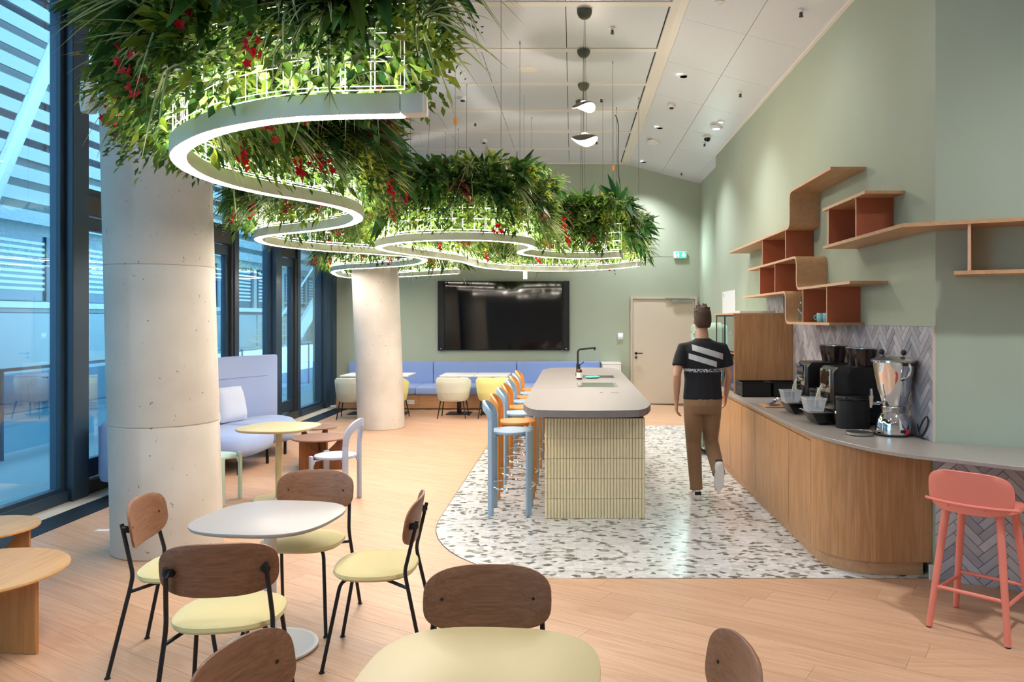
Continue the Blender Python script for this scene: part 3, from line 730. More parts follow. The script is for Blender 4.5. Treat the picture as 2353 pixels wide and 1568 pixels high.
MB().box(0.065, 0.46, 8.43, 8.97, 0.952, 0.954).build('hinged_cover', 'chrome', it, smooth=False)
sk = MB()
sk.box(0.13, 0.53, 9.72, 10.12, 0.9495, 0.9515)
s0 = sk.build('sink_rim', 'steel', it, smooth=False)
MB().box(0.14, 0.52, 9.735, 10.105, 0.9512, 0.9522).build('sink_bowl', 'black_matt', it, smooth=False)
MB().lathe([(0.05, 0), (0.05, 0.003), (0.002, 0.0031)], 20, (0.43, 7.82, 0.95)).build('socket_cap', 'steel', it)
MB().lathe([(0.018, 0), (0.018, 0.003), (0.002, 0.0031)], 14, (0.29, 7.82, 0.95)).build('button_cap', 'steel', it)
fc = thing('kitchen_tap', 'black angled kitchen tap standing behind the island sink', 'tap', (0.07, 9.98, 0.95))
MB().lathe([(0.027, 0), (0.027, 0.05), (0.02, 0.055), (0.02, 0.16), (0.012, 0.17)], 16, (0.07, 9.98, 0.9505)).build('base', 'black_matt', fc)
MB().tube(bend([(0.07, 9.98, 1.1), (0.07, 9.98, 1.295), (0.30, 9.96, 1.315)], 0.05), 0.0125, 10).build('spout', 'black_matt', fc)
MB().tube([(0.285, 9.962, 1.315), (0.285, 9.962, 1.285)], 0.013, 10).build('nozzle', 'black_matt', fc)
MB().tube([(0.08, 9.97, 1.08), (0.145, 9.94, 1.135)], 0.006, 8).build('lever', 'black_matt', fc)
sb = thing('soap_bottle', 'brown pump soap bottle beside the black tap', 'bottle', (0.085, 9.5, 0.95))
MB().lathe([(0.033, 0.0), (0.035, 0.004), (0.035, 0.10), (0.028, 0.118), (0.013, 0.128), (0.013, 0.14)], 20, (0.085, 9.5, 0.9505)).build('bottle', 'amber', sb)
MB().lathe([(0.0354, 0.02), (0.0354, 0.085)], 20, (0.085, 9.5, 0.9505)).build('paper_label', 'sticker', sb)
p_ = MB(); p_.lathe([(0.015, 0.14), (0.015, 0.155), (0.005, 0.157), (0.005, 0.18)], 12, (0.085, 9.5, 0.9505)); p_.tube([(0.09, 9.5, 1.131), (0.05, 9.5, 1.126)], 0.006, 8); p_.build('pump', 'black_matt', sb)
cl_ = MB(); 
for i in range(3): cl_.ball((0.20+i*0.045, 9.60+0.02*i, 0.968), (0.05, 0.045, 0.016), 12, 6)
tag(cl_.build('washing_cloth', 'teal'), 'crumpled teal washing cloth by the island sink', 'cloth')

# ================================================================== KITCHEN RUN
XF = 1.685
def base_unit(y0, y1, label, knob):
    o = thing('base_cabinet', label, 'cabinet', (2.0, (y0+y1)/2, 0), 0, 'oak base cabinets of the kitchen run')
    MB().box(XF+0.02, XW-0.005, y0+0.001, y1-0.001, 0.10, 0.862).build('carcass', 'walnut_v', o, smooth=False)
    MB().box(XF+0.03, XF+0.05, y0+0.001, y1-0.001, 0.004, 0.10).build('plinth', 'oak_h', o, smooth=False)
    d = MB().box(XF, XF+0.02, y0+0.006, y1-0.006, 0.095, 0.825).build('door', 'oak', o, bevel=0.0015, seg=1)
    if knob:
        yk = y0+0.09 if knob < 0 else y1-0.09
        MB().prism([(0, 0), (1, 0), (1, 1), (0, 1)], 0, 1)
        MB().box(XF-0.0015, XF+0.001, yk-0.02, yk+0.02, 0.72, 0.79).build('finger_pull', 'oak_h', d, smooth=False)
    MB().box(XF+0.012, XF+0.02, y0+0.001, y1-0.001, 0.828, 0.862).build('grip_rail', 'oak_h', o, smooth=False)
units = [(5.53,6.10,0,'narrow oak base cabinet next to the curved end'), (6.10,7.22,1,'wide oak base cabinet below the nearer coffee machine'),
         (7.22,7.79,-1,'oak base cabinet third from the curved end'), (7.79,8.36,1,'oak base cabinet behind the walking man, fourth from curved end'),
         (8.36,8.95,0,'oak base cabinet partly hidden by the walking man'), (8.95,9.42,0,'oak base cabinet at far end beside the fridge')]
for y0, y1, k, lb in units: base_unit(y0, y1, lb, k)
ce = thing('curved_end_cabinet', 'oak cabinet end with a large rounded corner', 'cabinet', (2.0, 5.3, 0))
def corner(x0, y0, r, x1, y1, k=14):
    P = [(x0, y1)]
    for i in range(k+1):
        t = PI+PI/2*i/k; P.append((x0+r+r*math.cos(t), y0+r+r*math.sin(t)))
    return P+[(x1, y0), (x1, y1)]
MB().prism(corner(XF, 5.13, 0.38, XW-0.003, 5.528), 0.095, 0.862).build('curved_panel', 'oak', ce, angle=30)
MB().prism(corner(XF+0.03, 5.16, 0.35, XW-0.05, 5.528), 0.004, 0.095).build('plinth', 'oak_h', ce, angle=30)
# worktop: along the wall, round the corner and out over the bar
front = catmull([(1.66, 9.42, 0), (1.66, 7.5, 0), (1.66, 6.2, 0), (1.668, 5.62, 0), (1.70, 5.34, 0), (1.76, 5.13, 0), (1.85, 4.87, 0), (1.96, 4.68, 0), (2.10, 4.55, 0), (2.28, 4.39, 0), (2.445, 4.24, 0), (2.75, 3.98, 0), (3.05, 3.74, 0)], 0.12)
e1 = AC+AD*1.1+AN*0.012
wt = [(p.x, p.y) for p in front]+[(e1.x+AN.x*0.0, e1.y), (XW-0.012, 5.075), (XW-0.012, 9.42)]
wk = MB().prism(wt, 0.866, 0.89).build('kitchen_worktop', 'stone_k', bevel=0.002, seg=1); tag(wk, 'warm grey stone worktop sweeping from the kitchen run to the bar', 'worktop')
br = thing('worktop_bracket', 'small black bracket holding up the worktop above the coral stool', 'bracket', (2.42, 4.9, 0.8))
bc = AC+AD*0.16+AN*0.02
MB().gprism([(0, 0.785), (0.05, 0.785), (0.36, 0.845), (0.36, 0.865), (0, 0.865)], lambda a, b, s_: tuple(AC+AD*(0.13 if s_ else 0.165)+AN*(0.012+a)+V(0,0,b))).build('arm', 'black', br, smooth=False)
MB().ball(tuple(AC+AD*0.148+AN*0.1+V(0,0,0.80)), 0.012, 10, 6).build('bolt', 'steel', br)
# tall cabinet with two glazed doors, niche below
tc_ = thing('tall_cabinet', 'oak cabinet on the worktop with two glazed doors', 'cabinet', (2.03, 8.85, 0.89))
ty0, ty1, tz1 = 8.34, 9.42, 1.745
MB().box(XF+0.04, XW-0.005, ty0, ty0+0.02, 0.892, tz1-0.018).build('side_panel', 'oak', tc_, smooth=False)
MB().box(XF+0.04, XW-0.005, ty1-0.02, ty1, 0.892, tz1-0.018).build('side_panel', 'oak', tc_, smooth=False)
MB().box(XF+0.03, XW-0.005, ty0-0.002, ty1+0.002, tz1-0.018, tz1).build('top', 'oak_h', tc_, smooth=False)
MB().box(XW-0.03, XW-0.006, ty0+0.02, ty1-0.02, 0.892, tz1-0.018).build('back_panel', 'oak', tc_, smooth=False)
MB().box(XF+0.06, XW-0.03, ty0+0.02, ty1-0.02, 1.30, 1.32).build('shelf', 'oak_h', tc_, smooth=False)
for a, b in ((ty0+0.022, ty0+0.54), (ty0+0.545, ty1-0.022)):
    d = MB().box(XF+0.045, XF+0.05, a, b, 1.325, tz1-0.022).build('glass_door', 'glass', tc_, smooth=False)
    f = MB(); f.box(XF+0.04, XF+0.055, a, a+0.012, 1.325, tz1-0.022); f.box(XF+0.04, XF+0.055, b-0.012, b, 1.325, tz1-0.022); f.box(XF+0.04, XF+0.055, a, b, 1.325, 1.337); f.box(XF+0.04, XF+0.055, a, b, tz1-0.034, tz1-0.022)
    f.build('door_frame', 'black', d, smooth=False)
mw = thing('built_in_oven', 'black glazed oven in the niche of the tall cabinet', 'oven', (2.0, 8.87, 0.89))
MB().box(XF+0.07, XW-0.05, ty0+0.03, ty1-0.03, 0.893, 1.28).build('body', 'black_plastic', mw, bevel=0.004)
MB().box(XF+0.064, XF+0.07, ty0+0.06, ty1-0.3, 0.93, 1.25).build('door_glass', 'screen', mw, smooth=False)
MB().tube([(XF+0.05, ty1-0.34, 0.95), (XF+0.05, ty1-0.34, 1.23)], 0.008, 8).build('handle', 'steel', mw)
# tray on the tall cabinet, white panel on the wall
o = MB().box(1.86, 2.25, 8.7, 9.3, tz1+0.001, tz1+0.03).build('clear_tray', 'plastic_body', bevel=0.004); tag(o, 'flat translucent tray lying on top of the tall cabinet', 'tray')
o = MB().box(XW-0.012, XW-0.001, 11.3, 12.25, 1.66, 2.10).build('white_board', 'sticker', bevel=0.002, seg=1); tag(o, 'plain white notice panel on the wall above the fridge', 'panel')
wb = o
MB().box(XW-0.0135, XW-0.0121, 12.12, 12.18, 2.045, 2.06).build('printed_mark', 'black', wb, smooth=False)
MB().box(XW-0.0135, XW-0.0121, 12.12, 12.16, 2.015, 2.03).build('printed_mark', 'black', wb, smooth=False)
# retro fridge
fr = thing('retro_fridge', 'pastel green retro fridge with rounded edges beside the tall cabinet', 'fridge', (1.87, 9.95, 0))
body = rrect(9.62, 10.28, 0.06, 1.64, 0.10, 6)
MB().gprism(body, lambda a, b, s_: (1.62 if s_ else 2.22, a, b)).build('body', 'fridge', fr, bevel=0.012)
for z0, z1 in ((0.09, 1.13), (1.145, 1.615)):
    d = MB().gprism(rrect(9.625, 10.275, z0, z1, 0.06, 5), lambda a, b, s_: (1.55 if s_ else 1.62, a, b)).build('door', 'fridge', fr, bevel=0.03, seg=4)
    MB().tube(bend([(1.555, 9.68, z1-0.1), (1.50, 9.68, z1-0.1), (1.50, 9.86, z1-0.1), (1.545, 9.86, z1-0.1)], 0.02), 0.011, 8).build('handle', 'chrome', d)
MB().box(1.66, 2.2, 9.66, 10.24, 0.004, 0.06).build('plinth', 'black_matt', fr, smooth=False)
def text3d(name, body_, size, loc, rot, mat, parent, depth=0.0015):
    cu = bpy.data.curves.new(name, 'FONT'); cu.body = body_; cu.size = size; cu.extrude = depth; cu.align_x = 'CENTER'; cu.align_y = 'CENTER'
    tmp = bpy.data.objects.new(name, cu); COL.objects.link(tmp)
    dg = bpy.context.evaluated_depsgraph_get(); me = bpy.data.meshes.new_from_object(tmp.evaluated_get(dg))
    bpy.data.objects.remove(tmp)
    me.materials.clear(); me.materials.append(M[mat])
    return place(name, me, parent, loc, rot)
text3d('lettering', 'SMEG', 0.075, (1.547, 9.95, 1.47), (PI/2, 0, -PI/2), 'chrome', fr)
# ---- coffee machines
def coffee_machine(y0, label):
    o = thing('coffee_machine', label, 'coffee machine', (2.12, y0+0.17, ZK), 0, 'bean-to-cup coffee machines')
    y1 = y0+0.33
    prof = [(1.965, 0.10), (1.955, 0.28), (1.955, 0.40), (1.985, 0.437), (2.30, 0.437), (2.31, 0.02), (2.05, 0.02), (2.05, 0.10)]
    MB().gprism(prof, lambda a, b, s_: (a, y1 if s_ else y0, ZK+b)).build('housing', 'black_plastic', o, bevel=0.008)
    MB().box(1.94, 1.958, y0+0.05, y1-0.05, ZK+0.24, ZK+0.415).build('front_frame', 'chrome', o, bevel=0.006)
    MB().box(1.936, 1.942, y0+0.075, y1-0.075, ZK+0.30, ZK+0.40).build('display', 'display', o, smooth=False).data.materials[0] = M['screen']
    sp = MB(); sp.box(1.895, 1.955, y0+0.12, y0+0.21, ZK+0.17, ZK+0.27)
    for q in (0.135, 0.165, 0.195): sp.tube([(1.915, y0+q, ZK+0.18), (1.91, y0+q, ZK+0.125)], 0.009, 8)
    sp.build('spout', 'chrome', o)
    MB().box(1.90, 1.95, y0+0.235, y0+0.275, ZK+0.13, ZK+0.235).build('milk_nozzle', 'black_plastic', o, bevel=0.006)
    MB().gprism([(1.80, 0.09), (1.965, 0.09), (1.965, 0.025), (1.85, 0.008)], lambda a, b, s_: (a, y1-0.04 if s_ else y0+0.02, ZK+b)).build('drip_tray', 'black_plastic', o, bevel=0.006)
    MB().box(1.785, 1.96, y0+0.01, y1-0.03, ZK+0.091, ZK+0.099).build('drip_grid', 'steel', o, bevel=0.003, seg=1)
    f = MB(); f.box(2.0, 2.29, y0+0.03, y1-0.03, ZK+0.001, ZK+0.02); f.build('foot', 'black_matt', o, smooth=False)
    for q in range(7): MB().box(2.10, 2.28, y0-0.002, y0+0.001, ZK+0.06+q*0.014, ZK+0.066+q*0.014).build('vent_slot', 'black_matt', o, smooth=False)
    for k, q in enumerate((0.085, 0.245)):
        hp = MB().loft([[(2.22+r*math.cos(2*PI*j/20), y0+q+r*0.85*math.sin(2*PI*j/20), ZK+z) for j in range(20)] for r, z in ((0.065, 0.437), (0.078, 0.50), (0.088, 0.545), (0.09, 0.57))]).build('bean_hopper', 'beans', o)
        MB().lathe([(0.0, 0), (0.088, 0.002), (0.088, 0.008), (0.002, 0.0085)], 20, (2.22, y0+q, ZK+0.571)).build('hopper_lid', 'steel', hp)
    return o
coffee_machine(5.86, 'black coffee machine nearer the steel juice dispenser')
coffee_machine(6.50, 'black coffee machine farther along, next to the black trays')
def milk_cooler(y, x, label):
    o = thing('milk_cooler', label, 'container', (x, y, ZK), 0, 'black milk containers')
    MB().prism([(x+a, y+b) for a, b in rrect(-0.12, 0.12, -0.075, 0.075, 0.07, 6)], ZK+0.001, ZK+0.205).build('body', 'black_matt', o, bevel=0.008)
    MB().prism([(x+a, y+b) for a, b in rrect(-0.123, 0.123, -0.078, 0.078, 0.072, 6)], ZK+0.206, ZK+0.235).build('lid', 'black_plastic', o, bevel=0.006)
    MB().ball((x-0.122, y, ZK+0.11), 0.012, 10, 6).build('knob', 'chrome', o)
milk_cooler(5.755, 2.06, 'black rounded milk container in front of the nearer coffee machine')
milk_cooler(6.39, 2.06, 'black rounded milk container between the two coffee machines')
def plastic_box(y, label):
    o = thing('plastic_box', label, 'box', (1.83, y, ZK+0.1), 0, 'translucent boxes on drip trays')
    z0 = ZK+0.1005
    t = MB()
    for a in (0, 1):
        t.loft([[(1.785+0.0*a, y-0.06, z0), (1.90, y-0.06, z0), (1.90, y+0.06, z0), (1.785, y+0.06, z0)],
                [(1.765, y-0.075, z0+0.095), (1.92, y-0.075, z0+0.095), (1.92, y+0.075, z0+0.095), (1.765, y+0.075, z0+0.095)]], cap=False)
        break
    t.add([(1.785, y-0.06, z0), (1.90, y-0.06, z0), (1.90, y+0.06, z0), (1.785, y+0.06, z0)], [(0, 1, 2, 3)])
    t.build('tub', 'plastic_clear', o, smooth=False)
    e = MB(); e.tube([(1.765, y-0.075, z0+0.095), (1.92, y-0.075, z0+0.095), (1.92, y+0.075, z0+0.095), (1.765, y+0.075, z0+0.095)], 0.003, 6, True); e.build('rim', 'plastic_body', o)
    MB().tube(catmull([(1.93, y+0.03, z0+0.17), (1.90, y, z0+0.19), (1.865, y-0.01, z0+0.13), (1.85, y, z0+0.03)], 0.03), 0.0045, 6).build('milk_hose', 'plastic_body', o)
plastic_box(5.98, 'translucent box with hose on the nearer coffee machine'); plastic_box(6.62, 'translucent box with hose on the farther coffee machine')
# ---- steel juice dispenser
jx, jy = 2.215, 5.40
jd = thing('drink_dispenser', 'tall polished steel drink dispenser with tap on the worktop', 'dispenser', (jx, jy, ZK))
MB().lathe([(0.122, 0.001), (0.126, 0.008), (0.122, 0.014)], 32, (jx, jy, ZK)).build('foot', 'black_matt', jd)
MB().lathe([(0.118, 0.015), (0.12, 0.05), (0.108, 0.11), (0.085, 0.15), (0.078, 0.16)], 36, (jx, jy, ZK)).build('motor_base', 'chrome', jd)
MB().lathe([(0.078, 0.161), (0.08, 0.17), (0.08, 0.195), (0.076, 0.2)], 32, (jx, jy, ZK)).build('neck_ring', 'steel', jd)
MB().lathe([(0.074, 0.2), (0.085, 0.215), (0.108, 0.31), (0.13, 0.42), (0.142, 0.50), (0.146, 0.505), (0.146, 0.512)], 40, (jx, jy, ZK)).build('jug', 'chrome', jd)
ld = MB().lathe([(0.149, 0.513), (0.149, 0.519), (0.11, 0.535), (0.05, 0.548), (0.002, 0.55)], 36, (jx, jy, ZK)).build('lid', 'steel', jd)
for dx, dy in ((-0.055, 0.07), (0.045, -0.055)):
    MB().tube([(jx+dx, jy+dy, ZK+0.53), (jx+dx, jy+dy, ZK+0.558)], 0.006, 8).build('knob_stem', 'steel', ld); MB().ball((jx+dx, jy+dy, ZK+0.57), 0.02, 14, 9).build('knob', 'black_plastic', ld)
for sy in (-1,):
    MB().tube(bend([(jx+0.03, jy-0.135, ZK+0.50), (jx+0.035, jy-0.18, ZK+0.495), (jx+0.03, jy-0.185, ZK+0.42), (jx+0.005, jy-0.12, ZK+0.39)], 0.04), 0.013, 10).build('handle', 'chrome', jd)
    MB().tube([(jx-0.01, jy-0.17, ZK+0.497), (jx+0.07, jy-0.165, ZK+0.497)], 0.012, 10).build('handle_grip', 'black_plastic', jd)
tp = MB().tube([(jx-0.09, jy-0.03, ZK+0.225), (jx-0.175, jy-0.055, ZK+0.225)], 0.011, 10).build('tap', 'chrome', jd)
MB().tube([(jx-0.175, jy-0.055, ZK+0.195), (jx-0.175, jy-0.055, ZK+0.275)], [0.009, 0.014], 10).build('tap_body', 'chrome', tp)
MB().tube([(jx-0.175, jy-0.055, ZK+0.265), (jx-0.178, jy-0.055, ZK+0.325)], [0.012, 0.01], 10).build('tap_handle', 'chrome', tp)
MB().box(jx+0.0, jx+0.045, jy-0.1245, jy-0.117, ZK+0.03, ZK+0.05).build('switch_plate', 'black_plastic', jd, smooth=False)
MB().box(jx+0.03, jx+0.05, jy-0.1265, jy-0.115, ZK+0.022, ZK+0.055).build('switch', 'red', jd, smooth=False)
o = MB().lathe([(0.085, 0.001), (0.092, 0.006), (0.095, 0.024), (0.088, 0.024), (0.085, 0.02), (0.002, 0.0195)], 32, (1.985, 5.40, ZK)).build('drip_dish', 'steel'); tag(o, 'round steel drip dish with black mat beside the dispenser', 'dish')
MB().lathe([(0.084, 0.0205), (0.084, 0.0225), (0.002, 0.0226)], 28, (1.985, 5.40, ZK)).build('mat', 'black_matt', o)
ck = catmull([(2.30, 5.33, ZK+0.02), (2.335, 5.25, ZK+0.012), (2.34, 5.16, ZK+0.10), (2.325, 5.13, ZK+0.16), (2.315, 5.17, ZK+0.13), (2.32, 5.25, ZK+0.05), (2.335, 5.30, ZK+0.09), (2.33, 5.24, ZK+0.012), (2.33, 5.18, ZK+0.008)], 0.02)
o = MB().tube(ck, 0.005, 6).build('power_cord', 'black_matt'); tag(o, 'bundled black power cord behind the drink dispenser', 'cord')
# ---- black trays, sachets
def black_tray(x0, x1, y0, y1, label):
    o = thing('storage_tray', label, 'tray', ((x0+x1)/2, (y0+y1)/2, ZK), 0, 'black storage trays')
    z0, z1 = ZK+0.001, ZK+0.14
    m = MB(); m.box(x0, x1, y0, y1, z0, z0+0.006)
    m.box(x0, x1, y0, y0+0.006, z0, z1); m.box(x0, x1, y1-0.006, y1, z0, z1); m.box(x0, x0+0.006, y0, y1, z0, z1); m.box(x1-0.006, x1, y0, y1, z0, z1)
    m.build('shell', 'black_matt', o, smooth=False)
    e = MB(); e.box(x0-0.004, x1+0.004, y0-0.004, y0+0.004, z1, z1+0.006); e.box(x0-0.004, x1+0.004, y1-0.004, y1+0.004, z1, z1+0.006); e.box(x0-0.004, x0+0.004, y0, y1, z1, z1+0.006); e.box(x1-0.004, x1+0.004, y0, y1, z1, z1+0.006)
    e.build('rim', 'black_plastic', o, smooth=False)
    MB().box(x0-0.0015, x0, (y0+y1)/2-0.05, (y0+y1)/2+0.05, z0+0.08, z0+0.10).build('grip_slot', 'dark_gap', o, smooth=False)
black_tray(1.735, 2.03, 7.98, 8.30, 'black plastic tray at the worktop edge in front of the tall cabinet')
black_tray(2.045, 2.335, 7.98, 8.30, 'black plastic tray against the tiled wall')
o = thing('sachet_plate', 'small tray of printed tea sachets beside the coffee machine', 'tray', (1.80, 7.2, ZK))
MB().box(1.73, 1.93, 7.02, 7.28, ZK+0.001, ZK+0.012).build('plate', 'oak_h', o, bevel=0.003, seg=1)
for i, (c_, a_) in enumerate((('paper_blue', 0.5), ('sticker', 0.65), ('paper_blue', 0.8), ('amber_tag', 0.55), ('sticker', 0.9))):
    b_ = MB().obox((1.80+0.018*i, 7.09+0.03*i, ZK+0.045), (math.cos(a_), 0, math.sin(a_)), (0, 1, 0), (-math.sin(a_), 0, math.cos(a_)), 0.035, 0.035, 0.002)
    b_.build('sachet', c_, o, smooth=False)
# ---- bent plywood wall shelves
SX0 = 2.074
def ply(path, t=0.022):
    """path in (y, z): outline of a sheet of thickness t"""
    P = bend([(0, a, b) for a, b in path], 0.085, 6)
    L, Rr = [], []
    for i, p in enumerate(P):
        a, b = P[max(0, i-1)], P[min(len(P)-1, i+1)]
        d = (b-a).normalized(); nn = V(0, -d.z, d.y)
        L.append(p+nn*t/2); Rr.append(p-nn*t/2)
    return [(p.y, p.z) for p in L]+[(p.y, p.z) for p in Rr[::-1]]
def strip_mesh(path, x0, x1, t=0.022):
    P = bend([(0, a, b) for a, b in path], 0.085, 6); rings = []
    for i, p in enumerate(P):
        a, b = P[max(0, i-1)], P[min(len(P)-1, i+1)]; d = (b-a).normalized(); nn = V(0, -d.z, d.y)
        rings.append([(x0, p.y+nn.y*t/2, p.z+nn.z*t/2), (x1, p.y+nn.y*t/2, p.z+nn.z*t/2), (x1, p.y-nn.y*t/2, p.z-nn.z*t/2), (x0, p.y-nn.y*t/2, p.z-nn.z*t/2)])
    return MB().loft(rings)
sh = thing('wall_shelf', 'bent oak plywood wall shelf with terracotta dividers above the backsplash', 'shelf', (XW, 7.5, 2.2))
def sheet(path):
    m = strip_mesh(path, SX0, XW-0.001)
    o = m.build('plywood_sheet', 'oak_y', sh, angle=40)
    e = strip_mesh(path, SX0-0.0015, SX0-0.0002, 0.0218).build('edge_band', 'oak_edge', o, angle=40)
sheet([(6.29, 2.90), (7.48, 2.90), (7.48, 2.56), (10.39, 2.56)])
sheet([(5.85, 1.963), (7.25, 1.963), (7.25, 2.262), (9.27, 2.262)])
sheet([(6.32, 1.648), (7.62, 1.648), (7.62, 1.948), (9.5, 1.948)])
def divider(y, z0, z1):
    d = MB().box(SX0+0.012, XW-0.001, y-0.009, y+0.009, z0, z1).build('divider', 'terracotta', sh, smooth=False)
    MB().box(SX0+0.0105, SX0+0.012, y-0.009, y+0.009, z0, z1).build('divider_edge', 'oak_edge', d, smooth=False)
for y in (8.59, 7.66): divider(y, 2.273, 2.549)
for y in (8.71, 8.06): divider(y, 1.96, 2.251)
for y in (7.08, 6.42): divider(y, 1.66, 1.952)
sh2 = thing('corner_shelf', 'angled oak wall shelf with terracotta dividers running round the wall corner', 'shelf', (XW, 5.3, 2.4))
MB().box(SX0, XW-0.001, 5.555, 6.49, 2.579, 2.601).build('top_board', 'oak_y', sh2, smooth=False)
MB().box(SX0-0.0015, SX0, 5.555, 6.49, 2.579, 2.601).build('edge_band', 'oak_edge', sh2, smooth=False)
q0 = V(SX0, 4.92, 0); q1 = q0+AD*1.2; w1 = AC+AD*1.2+AN*0.002; w0 = AC+AN*0.002+V(-0.002, 0, 0)
pl_ = [(SX0, 6.49), (q0.x, q0.y), (q1.x, q1.y), (w1.x, w1.y), (w0.x, w0.y), (XW-0.001, 6.49)]
MB().prism(pl_, 2.268, 2.292).build('corner_board', 'oak_h', sh2, smooth=False)
for y in (6.38, 5.76):
    d = MB().box(SX0+0.012, XW-0.001, y-0.009, y+0.009, 2.292, 2.579).build('divider', 'terracotta', sh2, smooth=False)
    MB().box(SX0+0.0105, SX0+0.012, y-0.009, y+0.009, 2.292, 2.579).build('divider_edge', 'oak_edge', d, smooth=False)
def on_wall(a, n_, z): return tuple(AC+AD*a+AN*n_+V(0, 0, z))
t0 = 0.29+(q0-AC).dot(AD)
MB().gprism([(t0, 0.001), (t0, 0.286), (1.2, 0.286), (1.2, 0.001)], lambda a, b, s_: on_wall(a, b, 1.962 if s_ else 1.985)).build('lower_board', 'oak_h', sh2, smooth=False)
t1 = 0.365+(q0-AC).dot(AD)
d = MB().gprism([(t1, 0.001), (t1, 0.274), (t1+0.018, 0.274), (t1+0.018, 0.001)], lambda a, b, s_: on_wall(a, b, 2.268 if s_ else 1.985)).build('divider', 'terracotta', sh2, smooth=False)
MB().gprism([(t1, 0.2745), (t1, 0.276), (t1+0.018, 0.276), (t1+0.018, 0.2745)], lambda a, b, s_: on_wall(a, b, 2.268 if s_ else 1.985)).build('divider_edge', 'oak_edge', d, smooth=False)
# glassware on the lowest board
def carafe(x, y, label):
    o = MB().lathe([(0.045, 0.001), (0.047, 0.004), (0.047, 0.10), (0.042, 0.13), (0.022, 0.17), (0.021, 0.19), (0.033, 0.235), (0.032, 0.235), (0.019, 0.19), (0.019, 0.17), (0.039, 0.13), (0.044, 0.10), (0.044, 0.008), (0.002, 0.0075)], 24, (x, y, 1.66)).build('glass_carafe', 'glass_clear')
    tag(o, label, 'carafe', 'glass carafes'); return o
carafe(2.14, 7.28, 'clear glass carafe at the curved end of the lowest shelf'); carafe(2.20, 7.17, 'clear glass carafe behind the terracotta divider edge')
def cup(x, y, label):
    o = MB().lathe([(0.028, 0.001), (0.036, 0.01), (0.04, 0.045), (0.036, 0.078), (0.033, 0.078), (0.036, 0.045), (0.002, 0.012)], 20, (x, y, 1.66)).build('cup', 'cyan_cup'); tag(o, label, 'cup', 'blue cups on shelf')
    MB().tube(catmull([(x-0.038, y, 1.66+0.06), (x-0.06, y, 1.66+0.05), (x-0.056, y, 1.66+0.028), (x-0.036, y, 1.66+0.02)], 0.01), 0.005, 6).build('handle', 'cyan_cup', o)
cup(2.15, 6.60, 'sky blue cup nearer the divider on the lowest shelf'); cup(2.135, 6.72, 'sky blue cup with handle farther back on the lowest shelf')
# ================================================================== FURNITURE
# ---- dining chair: bent plywood back, upholstered seat, black tube frame (front = +Y)
def make_chair():
    o = thing('dining_chair', 'x', 'chair', (0, 0, 0), 0, 'walnut-backed dining chairs')
    for s in (-1, 1):
        lg = MB().tube(bend([(s*0.235, -0.255, 0.006), (s*0.205, -0.165, 0.42), (s*0.203, -0.155, 0.475), (s*0.188, -0.212, 0.715)], 0.05), 0.0095, 8).build('rear_leg', 'black', o)
        MB().lathe([(0.014, 0.0), (0.014, 0.006), (0.009, 0.008)], 10, (s*0.235, -0.255, 0.0)).build('foot_glide', 'black', lg)
        fg = MB().tube(bend([(s*0.215, 0.235, 0.006), (s*0.172, 0.155, 0.425), (s*0.10, 0.06, 0.428)], 0.04), 0.0095, 8).build('front_leg', 'black', o)
        MB().lathe([(0.014, 0.0), (0.014, 0.006), (0.009, 0.008)], 10, (s*0.215, 0.235, 0.0)).build('foot_glide', 'black', fg)
        MB().tube([(s*0.207, -0.17, 0.395), (s*0.12, -0.02, 0.424)], 0.0085, 8).build('side_rail', 'black', o)
        # round mounting disc between tube and plywood
        n_ = V(s*-0.35, 0.9, -0.2).normalized()
        c_ = V(s*0.187, -0.207, 0.690)
        MB().tube([c_-n_*0.004, c_+n_*0.034], 0.017, 12).build('mounting_disc', 'black', o)
    # seat pad: rounded triangle-like superellipse, domed
    ol = se(0.222, 0.205, 2.6, 0, 40, (0, 0.015)); rings = []
    for k, z in ((0.80, 0.424), (0.95, 0.428), (1.0, 0.44), (0.985, 0.455), (0.90, 0.466), (0.6, 0.472), (0.2, 0.473)):
        rings.append([(x*k, 0.015+(y-0.015)*k, z+0.012*((y/0.21)**2 if y > 0 else 0)*0.3) for x, y in ol])
    MB().loft(rings).build('seat', 'seat_yellow', o)
    MB().prism(se(0.15, 0.14, 3, 0, 24, (0, 0.01)), 0.416, 0.4245).build('seat_plate', 'black', o)
    # back shell: curved superellipse sheet
    P = se(0.228, 0.112, 3.2, 0, 48)
    def curve(x, z, off):
        y = -0.200+0.85*x*x-0.16*z      # wraps towards the sitter, leans back
        n_ = V(-1.7*x, 1, 0.16).normalized()
        return V(x, y, 0.69+z)+n_*off
    m = MB(); rings = []
    for off, k in ((-0.0055, 0.985), (-0.004, 1.0), (0.004, 1.0), (0.0055, 0.985)):
        rings.append([curve(x*k, z*k, off) for x, z in P])
    # closed shell with grid caps so the bend stays smooth
    def cap(off, k):
        inner = []
        for f_ in (0.985, 0.75, 0.5, 0.25): inner.append([curve(x*f_, z*f_, off) for x, z in P])
        return inner
    allr = cap(-0.0055, 1)[::-1]+rings[1:3]+cap(0.0055, 1)
    m.loft(allr)
    b = m.build('backrest', 'walnut', o, angle=50)
    for s in (-1, 1):
        c_ = curve(s*0.165, 0.0, 0.0052); n_ = V(-1.7*s*0.165, 1, 0.16).normalized()
        MB().tube([c_, c_+n_*0.003], 0.0055, 10).build('screw', 'black_matt', b)
    return o
ch0 = make_chair()
def face(dx, dy): return math.atan2(-dx, dy)
